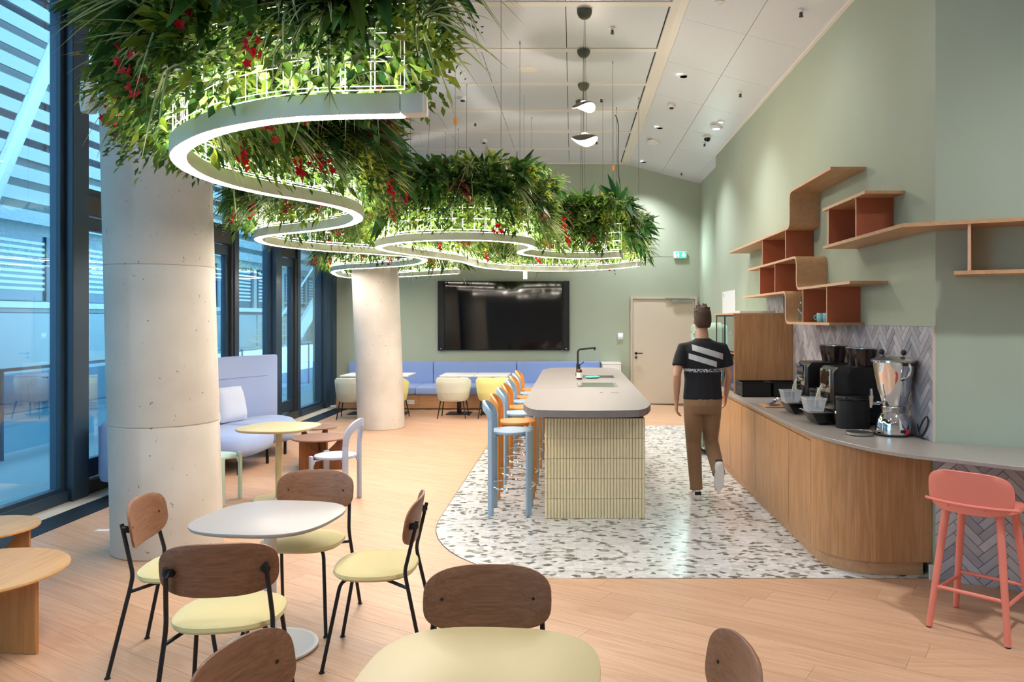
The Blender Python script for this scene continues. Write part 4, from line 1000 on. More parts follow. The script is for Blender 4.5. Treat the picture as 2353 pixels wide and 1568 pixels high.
chairs = [((-1.965, 3.95), face(0.99, 0.14), 'walnut-backed chair at the left side of the white table'),
          ((-1.45, 3.32), face(-0.17, 1), 'walnut-backed chair with its back to the viewer at the white table'),
          ((-0.975, 3.97), face(-0.99, -0.06), 'walnut-backed chair at the right side of the white table, seen edge-on'),
          ((-1.51, 4.41), face(-0.06, -1), 'walnut-backed chair on the far side of the white table'),
          ((-0.30, 2.635), face(0.02, -1), 'dark walnut chair behind the yellow table in the foreground'),
          ((-0.735, 2.10), face(0.97, -0.22), 'walnut chair back cut off by the lower frame edge, left of yellow table'),
          ((0.27, 2.12), face(-1, -0.08), 'walnut chair back cut off by the lower frame edge, right of yellow table')]
for i, (p, a, lb) in enumerate(chairs):
    if i == 0: ch0.location = (*p, 0); ch0.rotation_euler = (0, 0, a); ch0['label'] = lb
    else: copy_tree(ch0, (*p, 0), a, lb)
# ---- pedestal tables
def pedestal(x, y, mat_top, mat_leg, rot, label, a=0.345):
    o = thing('pedestal_table', label, 'table', (x, y, 0), 0, 'pedestal tables with soft square tops')
    ol = se(a, a, 2.9, rot, 64, (x, y)); rings = []
    for k, z in ((0.93, 0.656), (0.985, 0.664), (1.0, 0.674), (0.997, 0.68), (0.99, 0.681)):
        rings.append([(x+(px-x)*k, y+(py-y)*k, z) for px, py in ol])
    MB().loft(rings).build('tabletop', mat_top, o, angle=40)
    MB().tube([(x, y, 0.012), (x, y, 0.655)], 0.031, 20).build('column', mat_leg, o)
    MB().lathe([(0.231, 0.001), (0.238, 0.008), (0.236, 0.016), (0.226, 0.019), (0.21, 0.017), (0.2, 0.013), (0.04, 0.014), (0.034, 0.02)], 48, (x, y, 0)).build('base', mat_leg, o)
    MB().prism(se(0.1, 0.1, 4, rot, 16, (x, y)), 0.648, 0.657).build('mounting_plate', mat_leg, o)
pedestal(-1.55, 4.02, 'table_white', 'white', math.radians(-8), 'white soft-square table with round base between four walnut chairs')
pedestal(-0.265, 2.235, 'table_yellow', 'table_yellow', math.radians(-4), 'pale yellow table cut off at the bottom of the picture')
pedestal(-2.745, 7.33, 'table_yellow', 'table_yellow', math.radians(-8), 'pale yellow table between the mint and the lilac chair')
# ---- round coffee tables on crossed panels
def coffee_table(x, y, r, h, top, leg, rot, label, group):
    o = thing('coffee_table', label, 'coffee table', (x, y, 0), 0, group)
    MB().lathe([(r-0.006, h-0.017), (r, h-0.012), (r, h-0.004), (r-0.003, h), (0.002, h+0.0003)], 56, (x, y, 0)).build('tabletop', top, o, angle=40)
    for k in range(3):
        a = rot+2*PI*k/3; d = V(math.cos(a), math.sin(a), 0); n_ = V(-d.y, d.x, 0)
        prof = [(0.012, 0.002), (r*0.86, 0.002), (r*0.86, h-0.018)]
        for q in range(9):
            t = q/8; prof.append((r*0.70-(r*0.70-0.012)*t, h-0.018-(h*0.42)*math.sin(t*PI/2)**1.0 if t > 0 else h-0.018))
        def fn(u, z, s_, d=d, n_=n_): return tuple(V(x, y, z)+d*u+n_*(0.011 if s_ else -0.011))
        MB().gprism(prof, fn).build('leg_panel', leg, o, smooth=False)
coffee_table(-3.07, 4.0, 0.43, 0.40, 'light_oak', 'light_oak_v', -0.12, 'large round oak coffee table at the left frame edge', 'oak coffee tables')
coffee_table(-3.52, 4.66, 0.30, 0.45, 'light_oak', 'light_oak_v', 0.25, 'small round oak coffee table behind the large oak one', 'oak coffee tables')
coffee_table(-2.83, 8.80, 0.315, 0.36, 'walnut_t', 'walnut_v', math.radians(235), 'larger round walnut coffee table beside the lilac chair', 'walnut coffee tables')
coffee_table(-3.03, 9.34, 0.22, 0.40, 'walnut_t', 'walnut_v', math.radians(200), 'smaller round walnut coffee table behind the larger one', 'walnut coffee tables')
# ---- bentwood stool / chair with round seat (front = +Y)
def make_rey(hs, hb, ring, matn, name, cat, group):
    o = thing(name, 'x', cat, (0, 0, 0), 0, group)
    r = 0.192
    MB().lathe([(0.10, hs-0.028), (r-0.012, hs-0.026), (r, hs-0.014), (r-0.003, hs-0.003), (r-0.015, hs), (0.12, hs-0.004), (0.002, hs-0.006)], 40).build('seat', matn, o, angle=40)
    d = 0.162
    def plate(pts, wdir, wid, th):
        """bent flat bar: width along wdir"""
        rings = []
        for i, p in enumerate(pts):
            a, b = Vector(pts[max(0, i-1)]), Vector(pts[min(len(pts)-1, i+1)]); t = (b-a).normalized()
            w_ = Vector(wdir); w_ = (w_-t*w_.dot(t)).normalized(); n_ = t.cross(w_)
            p = Vector(p); ww = wid[i] if isinstance(wid, list) else wid
            rings.append([p+w_*ww/2+n_*th/2, p-w_*ww/2+n_*th/2, p-w_*ww/2-n_*th/2, p+w_*ww/2-n_*th/2])
        return MB().loft(rings)
    for sx in (-1, 1):
        out = V(sx, 0.9, 0).normalized(); tan = V(-out.y, out.x, 0)
        p = V(sx*d, d, 0)
        plate([p+V(0,0,0.002), p+V(0,0,hs-0.02), p+V(0,0,hs+0.004)], tan, [0.048, 0.05, 0.05], 0.026).build('front_leg', matn, o, bevel=0.005)
        plate([p+V(0,0,hs-0.10)-out*0.008, p+V(0,0,hs-0.045)-out*0.03, p+V(0,0,hs-0.034)-out*0.10], tan, 0.03, 0.014).build('knee_bracket', matn, o, bevel=0.003, seg=1)
        q = V(sx*d, -d, 0); ob = V(sx, -0.9, 0).normalized(); tb = V(-ob.y, ob.x, 0)
        plate([q+V(0,0,0.002), q+V(0,0,hs), q+V(0,0,hs+0.10)], tb, 0.05, 0.028).build('back_post', matn, o, bevel=0.005)
        plate([q+V(0,0,hs-0.10)-ob*0.008, q+V(0,0,hs-0.045)-ob*0.03, q+V(0,0,hs-0.034)-ob*0.10], tb, 0.03, 0.014).build('knee_bracket', matn, o, bevel=0.003, seg=1)
        if ring:
            MB().ball((sx*(d+0.012), d+0.012, ring), 0.006, 8, 6).build('ring_screw', 'steel', o)
    # arched, backward-leaning top rail
    zp = hs+0.10; H_ = hb-zp
    ctl = []
    for t in [i/16 for i in range(17)]:
        ang = PI*t                                   # 0..pi across
        x = -math.cos(ang)
        rise = math.sin(ang)**0.55
        ctl.append(V(d*x*(1.0+0.06*math.sin(ang)), -d-0.075*math.sin(ang)**1.2, zp+(H_-0.03)*rise))
    ctl = [V(-d, -d, zp-0.002)]+ctl[1:-1]+[V(d, -d, zp-0.002)]
    rings = []
    sm_ = catmull(ctl, 0.02)
    for i, p in enumerate(sm_):
        a, b = sm_[max(0, i-1)], sm_[min(len(sm_)-1, i+1)]; t = (b-a).normalized()
        cen = V(0, -0.02, 0); ob = V(p.x-cen.x, p.y-cen.y, 0).normalized(); ob = (ob-t*ob.dot(t)).normalized()
        w_ = t.cross(ob); s_ = i/(len(sm_)-1); k = math.sin(PI*s_)
        ww = 0.05+0.022*k
        rings.append([p+w_*ww/2+ob*0.013, p-w_*ww/2+ob*0.013, p-w_*ww/2-ob*0.013, p+w_*ww/2-ob*0.013])
    MB().loft(rings).build('backrest', matn, o, bevel=0.006, angle=40)
    if ring:
        MB().tube([(0.206*math.cos(2*PI*i/40), 0.206*math.sin(2*PI*i/40), ring) for i in range(40)], 0.0085, 8, True).build('foot_ring', 'chrome', o)
    return o
sx_, sys_ = -0.535, (6.86, 7.47, 8.12, 8.65, 9.24, 9.75, 10.23, 10.73)
sb_ = make_rey(0.717, 0.965, 0.235, 'blue', 'bar_stool', 'stool', 'light blue bar stools at the island')
so_ = make_rey(0.717, 0.965, 0.235, 'orange', 'bar_stool', 'stool', 'orange bar stools at the island')
nth = ['nearest the viewer', 'second in the row', 'third in the row', 'fourth in the row', 'fifth in the row', 'sixth in the row', 'seventh in the row', 'farthest in the row']
for i, y in enumerate(sys_):
    src = sb_ if i % 2 == 0 else so_
    lb = ('light blue' if i % 2 == 0 else 'orange')+' bar stool with chrome foot ring at the island, '+nth[i]
    if i < 2: src.location = (sx_, y, 0.004); src.rotation_euler = (0, 0, -PI/2); src['label'] = lb
    else: copy_tree(src, (sx_, y, 0.004), -PI/2+R.uniform(-0.06, 0.06), lb)
rc = make_rey(0.435, 0.765, 0, 'lilac', 'bentwood_chair', 'chair', 'bentwood chairs at the small yellow table'); rc.location = (-2.19, 7.25, 0); rc.rotation_euler = (0, 0, face(-1, 0.12)); rc['label'] = 'lilac blue bentwood chair with round seat facing the yellow table'
rm = make_rey(0.435, 0.765, 0, 'mint', 'bentwood_chair', 'chair', 'bentwood chairs at the small yellow table'); rm.location = (-3.30, 7.22, 0); rm.rotation_euler = (0, 0, face(1, -0.08)); rm['label'] = 'mint green bentwood chair half hidden behind the near column'
# ---- coral bar stool
def coral():
    c = V(2.245, 4.31, 0); f = V(1, 1, 0).normalized(); s = V(f.y, -f.x, 0)
    o = thing('coral_stool', 'coral wooden bar stool with low back under the worktop', 'stool', (c.x, c.y, 0))
    def P(a, b, z): return c+s*a+f*b+V(0, 0, z)
    T = {}
    for (sa, fb) in ((-1,-1),(1,-1),(1,1),(-1,1)):
        a0, b0 = sa*0.197, fb*0.205; a1, b1 = sa*0.135, fb*0.125
        T[(sa,fb)] = (P(a0, b0, 0.006), P(a1, b1, 0.66))
        lg = MB().tube([P(a0, b0, 0.006), P(a1, b1, 0.655)], [0.0165, 0.021], 14).build('leg', 'coral', o)
        MB().tube([P(a0, b0, 0.0005), P(a0, b0, 0.006)], 0.014, 12).build('felt_glide', 'black_matt', lg)
    def on(k, z): a, b = T[k]; t = z/0.66; return a.lerp(b, t)
    for k1, k2, z in (((-1,-1),(1,-1),0.22), ((-1,1),(1,1),0.22), ((-1,-1),(-1,1),0.19), ((1,-1),(1,1),0.19)):
        MB().tube([on(k1, z), on(k2, z)], 0.0105, 10).build('stretcher', 'coral', o)
    ol = se(0.205, 0.185, 3.0, 0, 40); rings = []
    for k, z in ((0.93, 0.655), (1.0, 0.664), (1.0, 0.678), (0.97, 0.686), (0.5, 0.68), (0.1, 0.678)):
        rings.append([P(a*k, b*k+0.01, z) for a, b in ol])
    MB().loft(rings).build('seat', 'coral', o, angle=45)
    # back shell: curved board with tapering ends
    pb = se(0.215, 0.115, 3.4, 0, 48)
    def cv(u, w_, off):
        b = -0.20+2.0*u*u*(0.6)-0.10*(w_+0.1); n_ = (f*1.0+s*(-2.4*u)+V(0,0,0.1)).normalized()
        return P(u, b, 0.765+w_)+n_*off
    ring_b = [[cv(u*k, w_*k, -0.007) for u, w_ in pb] for k in (0.25, 0.5, 0.75, 0.985)]+[[cv(u, w_, -0.005) for u, w_ in pb], [cv(u, w_, 0.005) for u, w_ in pb]]+[[cv(u*k, w_*k, 0.007) for u, w_ in pb] for k in (0.985, 0.75, 0.5, 0.25)]
    b = MB().loft(ring_b).build('backrest', 'coral', o, angle=45)
    rim = [P(u, -0.215+1.2*u*u, 0.70) for u in [-0.235+0.47*i/16 for i in range(17)]]
    MB().tube(rim, 0.0085, 8).build('seat_lip', 'coral', o)
    for u in (-0.09, 0.09): MB().ball(tuple(P(u, -0.222, 0.69)), 0.004, 8, 5).build('screw', 'terracotta', b)
coral()
# ---- lounge sofas
def pad(rings_xy, zs, name, mat, parent):
    rings = []
    for ol, z in zip(rings_xy, zs): rings.append([(x, y, z) for x, y in ol])
    return MB().loft(rings).build(name, mat, parent, angle=60)
def inset(ol, d):
    cx = sum(p[0] for p in ol)/len(ol); cyy = sum(p[1] for p in ol)/len(ol); out = []
    for x, y in ol:
        l = math.hypot(x-cx, y-cyy); out.append((cx+(x-cx)*(1-d/l), cyy+(y-cyy)*(1-d/l)))
    return out
def smooth_outline(pts): return [(p.x, p.y) for p in catmull([(x, y, 0) for x, y in pts], 0.07, True)]
def cushion_seat(pts, z0, z1, name, mat, parent):
    ol = smooth_outline(pts)
    return pad([inset(ol, 0.10), inset(ol, 0.02), ol, inset(ol, 0.01), inset(ol, 0.05), inset(ol, 0.16)], [z0, z0+0.03, z0+0.10, z1-0.06, z1-0.012, z1], name, mat, parent)
hb = thing('high_back_sofa', 'lavender blue sofa with tall curved back by the windows', 'sofa', (-4.0, 9.4, 0))
bp = catmull([(-4.47, 8.35, 0), (-4.50, 9.0, 0), (-4.45, 9.6, 0), (-4.30, 10.15, 0), (-4.02, 10.60, 0)], 0.08)
def wall_strip(path, t, z0, z1, name, mat, parent, r=0.02):
    rings = []
    for i, p in enumerate(path):
        a, b = path[max(0, i-1)], path[min(len(path)-1, i+1)]; d = (b-a).normalized(); n_ = V(d.y, -d.x, 0)
        q = []
        for (u, z) in ((-t/2+r*0.3, z0), (t/2-r*0.3, z0), (t/2, z0+r), (t/2, z1-r), (t/2-r, z1), (-t/2+r, z1), (-t/2, z1-r), (-t/2, z0+r)): q.append(p+n_*u+V(0, 0, z))
        rings.append(q)
    return MB().loft(rings).build(name, mat, parent, angle=50)
wall_strip(bp, 0.09, 0.20, 1.20, 'high_back', 'sofa', hb)
sp_ = [p+V(0.052, -0.01, 0) for p in bp]
MB().tube([p+V(0, 0, 0.93) for p in sp_[2:-2]], 0.004, 5).build('stitched_seam', 'bench', hb)
cushion_seat([(-4.42, 8.4), (-3.75, 8.34), (-3.50, 8.55), (-3.46, 8.95), (-3.55, 9.30), (-3.80, 9.36), (-4.38, 9.42)], 0.17, 0.42, 'seat_module', 'sofa', hb)
cushion_seat([(-4.38, 9.46), (-3.75, 9.42), (-3.48, 9.55), (-3.46, 9.85), (-3.62, 10.2), (-3.95, 10.45), (-4.25, 10.15)], 0.17, 0.42, 'seat_module', 'sofa', hb)
for x, y in ((-3.60, 8.45), (-3.55, 9.12), (-3.57, 9.74), (-4.35, 8.5), (-4.3, 9.4), (-4.1, 10.3)):
    MB().box(x-0.014, x+0.014, y-0.014, y+0.014, 0.002, 0.19).build('leg', 'black', hb, smooth=False)
MB().box(-4.4, -3.55, 9.09, 9.12, 0.165, 0.19).build('leg_rail', 'black', hb, smooth=False)
def cushion(x, y, z, w_, h_, rz, tilt, label, mat='cushion'):
    m = MB(); N = 10; rings = []
    for sgn in (-1, 1):
        g = []
        for j in range(N+1):
            for i in range(N+1):
                u, v = -1+2*i/N, -1+2*j/N
                t = 0.075*((1-u**4)*(1-v**4))**0.6
                pin = 1-0.05*(u*u*v*v) - 0.03*(1-abs(u)) * (abs(v) > 0.99) - 0.03*(1-abs(v))*(abs(u) > 0.99)
                g.append((u*w_/2*pin, sgn*t, v*h_/2*pin))
        fs = [(j*(N+1)+i, j*(N+1)+i+1, (j+1)*(N+1)+i+1, (j+1)*(N+1)+i) for j in range(N) for i in range(N)]
        m.add(g, fs if sgn < 0 else [q[::-1] for q in fs])
    me = m.mesh('cushion', mat, angle=80)
    o = place('scatter_cushion', me, None, (x, y, z), (tilt, 0, rz)); return tag(o, label, 'cushion', 'lavender scatter cushions')
# leaning against the curved back
cushion(-4.19, 9.62, 0.635, 0.46, 0.44, math.radians(70), math.radians(-14), 'square pale lavender cushion leaning on the high sofa back')
cushion(-4.27, 9.12, 0.635, 0.46, 0.44, math.radians(84), math.radians(-14), 'pale lavender cushion partly hidden by the near column')
ls = thing('low_sofa', 'low blue lounge sofa behind the near column, seen mirrored in the glass', 'sofa', (-4.1, 7.8, 0))
cushion_seat([(-4.46, 7.42), (-3.85, 7.38), (-3.66, 7.55), (-3.66, 8.0), (-3.85, 8.17), (-4.46, 8.15)], 0.12, 0.42, 'seat', 'sofa', ls)
wall_strip(catmull([(-4.05, 7.40, 0), (-4.38, 7.42, 0), (-4.47, 7.6, 0), (-4.47, 8.0, 0), (-4.40, 8.16, 0), (-4.05, 8.17, 0)], 0.06), 0.14, 0.15, 0.72, 'backrest', 'sofa', ls, 0.06)
for x, y in ((-3.75, 7.5), (-3.75, 8.05), (-4.4, 7.5), (-4.4, 8.05)): MB().box(x-0.014, x+0.014, y-0.014, y+0.014, 0.002, 0.14).build('leg', 'black', ls, smooth=False)
# ---- bench along the back wall
bn = thing('wall_bench', 'long cornflower blue upholstered bench on an oak base along the back wall', 'bench', (-1.9, 15, 0))
for a, b in ((-4.36, -2.715), (-2.705, -1.09), (-1.08, 0.535)):
    MB().box(a, b, 15.28, 15.395, 0.36, 0.835).build('back_cushion', 'bench', bn, bevel=0.022, seg=3)
for a, b in ((-4.36, -2.9), (-2.89, -1.30), (-1.29, 0.535)):
    MB().box(a, b, 14.40, 15.28, 0.275, 0.42).build('seat_cushion', 'bench', bn, bevel=0.04, seg=3)
for a, b in ((-4.36, -2.83), (-2.826, -1.2), (-1.196, 0.535)):
    MB().box(a, b, 14.46, 15.39, 0.02, 0.275).build('base_panel', 'oak_h', bn, smooth=False)
MB().box(-4.34, 0.5, 14.50, 15.39, 0.002, 0.02).build('plinth', 'black_matt', bn, smooth=False)
sk_ = thing('wall_socket', 'white double socket in the oak bench base', 'socket', (-2.99, 14.455, 0.15))
MB().box(-3.06, -2.915, 14.449, 14.459, 0.10, 0.18).build('plate', 'white', sk_, bevel=0.003)
for x in (-3.022, -2.952):
    q = MB().lathe([(0.026, 0), (0.026, 0.002), (0.02, 0.0025), (0.019, 0.001), (0.002, 0.001)], 16).build('socket_face', 'plastic_body', sk_); q.location = (x+0*sk_.location.x, 14.449, 0.14); q.rotation_euler = (PI/2, 0, 0)
wbx = thing('white_cabinet', 'low white cabinet against the back wall at the bench end', 'cabinet', (0.74, 15.1, 0))
MB().box(0.57, 0.92, 14.75, 15.395, 0.004, 0.82).build('body', 'white', wbx, bevel=0.004); MB().box(0.56, 0.93, 14.74, 15.395, 0.821, 0.835).build('top', 'white_gloss', wbx, bevel=0.002)
# ---- bistro tables with square steel bases
def bistro(x, y, label):
    o = thing('bistro_table', label, 'table', (x, y, 0), 0, 'white rectangular tables at the bench')
    MB().box(x-0.29, x+0.29, y-0.36, y+0.36, 0.675, 0.70).build('tabletop', 'white', o, bevel=0.003, seg=1)
    MB().box(x-0.035, x+0.035, y-0.035, y+0.035, 0.012, 0.675).build('post', 'black', o, bevel=0.004)
    MB().box(x-0.21, x+0.21, y-0.21, y+0.21, 0.002, 0.012).build('base_plate', 'black', o, bevel=0.002, seg=1)
for x, lb in ((-3.62, 'white bistro table by the window end of the bench'), (-3.12, 'white bistro table hidden behind the far column'), (-2.0, 'white bistro table behind the pale grey tub chair'), (-1.405, 'white bistro table behind the yellow tub chair'), (-0.1, 'white bistro table hidden behind the island')):
    bistro(x+(0.0 if x != -3.62 else -0.1), 13.86, lb)
# ---- tub chairs (front = +Y)
def make_tub(mat):
    o = thing('tub_chair', 'x', 'chair', (0, 0, 0), 0, 'upholstered tub chairs at the bench')
    path = []
    for i in range(25):
        t = math.radians(-25+230*i/24)          # wraps round the back from one arm to the other
        path.append((0.262*math.cos(t+PI), 0.245*math.sin(t+PI)))
    rings = []
    for i, (x, y) in enumerate(path):
        s_ = abs(i/24-0.5)*2; top = 0.70-0.10*max(0, s_-0.35)**1.5/0.65**1.5
        d = V(x, y, 0).normalized()
        fl_ = 0.03
        prof = [(-0.075, 0.30), (-0.035, 0.285), (0.0, 0.32), (0.02+fl_*0.4, 0.45), (0.02+fl_, top-0.02), (fl_, top), (-0.03+fl_, top-0.012), (-0.045, 0.46), (-0.07, 0.42)]
        rings.append([V(x, y, 0)+d*(u-0.01)+V(0, 0, z) for u, z in prof])
    MB().loft(rings).build('shell', mat, o, angle=70)
    MB().loft([[(V(x, y, 0)+V(x, y, 0).normalized()*(0.022+0.012*(k == 1)) + V(0, 0, z)) for x, y in path[5:20]]+[(V(x, y, 0)+V(x, y, 0).normalized()*0.01 + V(0, 0, z)) for x, y in path[5:20][::-1]] for k, z in ((0, 0.435), (1, 0.55), (1, 0.665), (0, 0.69))]).build('back_pad', mat, o, angle=60)
    ol = se(0.235, 0.225, 3, 0, 32, (0, 0.02))
    MB().loft([[(x*k, y*k, z) for x, y in ol] for k, z in ((0.8, 0.285), (0.97, 0.30), (1.0, 0.36), (0.97, 0.425), (0.8, 0.44), (0.2, 0.445))]).build('seat', mat, o)
    for sx in (-1, 1):
        for sy in (-1, 1): MB().tube([(sx*0.235, sy*0.225, 0.003), (sx*0.19, sy*0.17, 0.30)], [0.008, 0.011], 8).build('leg', 'black', o)
    return o
tg = make_tub('tub_grey'); ty = make_tub('tub_yellow')
tg.location = (-2.02, 13.32, 0); tg['label'] = 'pale grey tub chair between far column and yellow tub chair'
ty.location = (-1.34, 13.32, 0); ty['label'] = 'lime yellow tub chair nearest the bar stools at the bench'
copy_tree(tg, (-3.70, 13.22, 0), 0.12, 'pale grey tub chair nearest the windows, left of the far column')
copy_tree(ty, (-3.06, 13.25, 0), -0.15, 'lime yellow tub chair half hidden by the far column')
copy_tree(tg, (-0.30, 13.3, 0), 0, 'pale grey tub chair hidden behind the island, only its edge showing')
# ---- screen on the back wall
tv = thing('wall_screen', 'huge black flat screen with side speakers on the back wall', 'screen', (-1.34, YB, 1.7))
MB().box(-2.50, -0.19, YB-0.075, YB-0.003, 1.06, 2.41).build('housing', 'black', tv, bevel=0.004)
MB().box(-2.485, -0.205, YB-0.078, YB-0.075, 1.075, 2.395).build('display', 'screen', tv, smooth=False)
for x in (-2.63, -0.18):
    s_ = MB().box(x, x+0.125, YB-0.09, YB-0.003, 1.055, 2.415).build('speaker', 'black_matt', tv, bevel=0.004)
    MB().ball((x+0.06, YB-0.092, 1.09), 0.011, 8, 6).build('logo_dot', 'white', s_)
th = MB().box(0.89, 1.0, YB-0.022, YB-0.001, 1.27, 1.40).build('thermostat', 'white', bevel=0.004); tag(th, 'white square wall controller left of the door', 'thermostat')
MB().box(0.905, 0.985, YB-0.0235, YB-0.022, 1.325, 1.385).build('display', 'display', th, smooth=False)
# ---- exit sign
ex = thing('exit_sign', 'green lit exit sign with running man and down arrow above the door', 'sign', (2.12, YB, 2.93))
MB().box(1.99, 2.245, YB-0.045, YB-0.002, 2.86, 2.995).build('housing', 'white', ex, bevel=0.003)
MB().box(2.0, 2.235, YB-0.048, YB-0.0451, 2.87, 2.985).build('lit_panel', 'exit_led', ex, smooth=False)
def glyph(pts, name): 
    MB().gprism(pts, lambda a, b, s_: (a, YB-0.0482 if s_ else YB-0.0500, b)).build(name, 'exit_white', ex, smooth=False)
glyph([(2.005, 2.875), (2.005, 2.98), (2.03, 2.98), (2.03, 2.875)], 'door_symbol')
glyph([(2.165, 2.97), (2.165, 2.925), (2.145, 2.925), (2.185, 2.885), (2.225, 2.925), (2.205, 2.925), (2.205, 2.97)], 'arrow')
glyph([(2.05, 2.94), (2.06, 2.955), (2.085, 2.955), (2.10, 2.93), (2.09, 2.925), (2.08, 2.94), (2.075, 2.925), (2.095, 2.905), (2.085, 2.88), (2.078, 2.88), (2.08, 2.90), (2.06, 2.915), (2.045, 2.89), (2.035, 2.89), (2.06, 2.935)], 'running_figure')
glyph([(2.078+0.009*math.cos(2*PI*i/10), 2.967+0.009*math.sin(2*PI*i/10)) for i in range(10)], 'figure_head')
exl = bpy.data.lights.new('exit_glow', 'AREA'); exl.energy = 3.0; exl.color = (0.65, 1.0, 0.92); exl.size = 0.22
exo = bpy.data.objects.new('sign_light', exl); COL.objects.link(exo); exo.location = (2.12, YB-0.2, 2.93); exo.rotation_euler = (-PI/2, 0, 0); exo.parent = ex; exo.matrix_parent_inverse = world_of(ex).inverted()
# floor card near the column
o = MB().box(-3.80, -3.69, 6.22, 6.28, 0.0005, 0.002).build('floor_sticker', 'sticker', smooth=False); tag(o, 'small white sticker lying on the floor left of the near column', 'sticker')
# ================================================================== CEILING DEVICES
def ceil_at(px, py):
    a, b = (px-VPX)/FPX, (VPY-py)/FPX
    Y = (ZC-CAM_H)/b
    if a*Y <= XR: return V(a*Y, Y, ZC-0.004)
    Y = (ZC-CAM_H+SL*XR)/(b+SL*a); return V(a*Y, Y, zslope(a*Y)-0.004)
sprk = MB(); sprk.lathe([(0.045, 0), (0.045, -0.004), (0.02, -0.006), (0.018, -0.02), (0.002, -0.0205)], 16)
def sprinkler(px, py, label):
    p = ceil_at(px, py); o = thing('sprinkler', label, 'sprinkler', p, 0, 'ceiling sprinklers')
    place('rose', sprk_m, o, (0, 0, 0), local=True); place('head', sprh_m, o, (0, 0, 0), local=True)
sprk_m = sprk.mesh('rose', 'white')
h_ = MB(); h_.tube([(0, 0, -0.02), (0, 0, -0.05)], 0.008, 8); h_.lathe([(0.02, -0.056), (0.02, -0.06), (0.002, -0.0605)], 12); h_.tube([(-0.012, 0, -0.02), (-0.014, 0, -0.056)], 0.003, 6); h_.tube([(0.012, 0, -0.02), (0.014, 0, -0.056)], 0.003, 6)
sprh_m = h_.mesh('head', 'black')
for px, py, lb in ((1841,22,'sprinkler at the top right of the sloped ceiling'), (1407,64,'sprinkler on the flat ceiling right of the first pendant rose'), (1701,211,'sprinkler on the slope near the kitchen wall'),
                   (1382,224,'sprinkler right of the upper pendant disc'), (1371,323,'sprinkler right of the lower pendant disc'), (1033,155,'sprinkler above the right end of the near plants'),
                   (1092,280,'sprinkler between the two round smoke detectors'), (1126,360,'sprinkler closest to the back wall'), (1619,327,'small sprinkler beside the dome camera'), (1566,395,'sprinkler by the end of the slope at back wall')):
    sprinkler(px, py, lb)
smk = MB().lathe([(0.055, 0), (0.055, -0.018), (0.048, -0.02), (0.048, -0.028), (0.056, -0.03), (0.05, -0.046), (0.002, -0.05)], 24).mesh('detector_body', 'white')
sms = MB().lathe([(0.03, -0.05), (0.03, -0.062), (0.026, -0.064), (0.002, -0.0645)], 16).mesh('sensor_cap', 'dark_gap')
for px, py, lb in ((1063,222,'smoke detector on the flat ceiling, nearer one left of the pendants'), (1112,321,'smoke detector on the flat ceiling, farther one left of the pendants'), (1543,239,'smoke detector on the sloped ceiling')):
    o = thing('smoke_detector', lb, 'detector', ceil_at(px, py), 0, 'smoke detectors'); place('body', smk, o, local=True); place('sensor_cap', sms, o, local=True)
o = MB().lathe([(0.11, 0), (0.11, -0.03), (0.10, -0.045), (0.002, -0.048)], 32).build('ceiling_disc_unit', 'white'); o.location = ceil_at(1502, 323); tag(o, 'white disc shaped unit between two downlights on the slope', 'ceiling unit')
MB().lathe([(0.006, -0.047), (0.006, -0.05)], 8).build('status_dot', 'dark_gap', o, smooth=False)
o = MB().lathe([(0.12, 0), (0.12, -0.004), (0.115, -0.005), (0.002, -0.0055)], 32).build('ceiling_speaker', 'ceil_strip'); o.location = ceil_at(1212, 158); tag(o, 'flush round ceiling speaker left of the pendant wires', 'speaker')
o = MB().lathe([(0.12, 0), (0.12, -0.004), (0.115, -0.005), (0.002, -0.0055)], 32).build('ceiling_speaker', 'ceil_strip'); o.location = ceil_at(1251, 364); tag(o, 'flush round ceiling speaker closest to the back wall', 'speaker')
o = thing('wifi_unit', 'white round wireless unit with blue light ring on the slope', 'ceiling unit', ceil_at(1646, 289))
place('body', MB().lathe([(0.09, 0), (0.09, -0.02), (0.075, -0.04), (0.002, -0.046)], 28).mesh('body', 'white'), o, local=True)
place('light_ring', MB().lathe([(0.052, -0.0425), (0.052, -0.0455), (0.044, -0.0465)], 28).mesh('light_ring', 'blue_led'), o, local=True)
o = thing('emergency_light', 'small round emergency light with green glow beside the wireless unit', 'lamp', ceil_at(1657, 278))
place('body', MB().lathe([(0.05, 0), (0.05, -0.014), (0.036, -0.018)], 20).mesh('body', 'white'), o, local=True); place('lens', MB().lathe([(0.034, -0.0182), (0.002, -0.024)], 20).mesh('lens', 'green_led'), o, local=True)
o = thing('dome_camera', 'black dome security camera on the sloped ceiling', 'camera', ceil_at(1625, 314))
place('base', MB().lathe([(0.07, 0), (0.07, -0.012), (0.05, -0.02)], 24).mesh('base', 'white'), o, local=True); place('dome', MB().lathe([(0.048, -0.02), (0.047, -0.045), (0.03, -0.07), (0.002, -0.078)], 24).mesh('dome', 'screen'), o, local=True)
o = thing('emergency_light', 'round emergency light at the upper edge of the sloped ceiling', 'lamp', ceil_at(1654, 2))
place('body', MB().lathe([(0.05, 0), (0.05, -0.014), (0.036, -0.018)], 20).mesh('body', 'white'), o, local=True); place('lens', MB().lathe([(0.034, -0.0182), (0.002, -0.024)], 20).mesh('lens', 'white_gloss'), o, local=True)
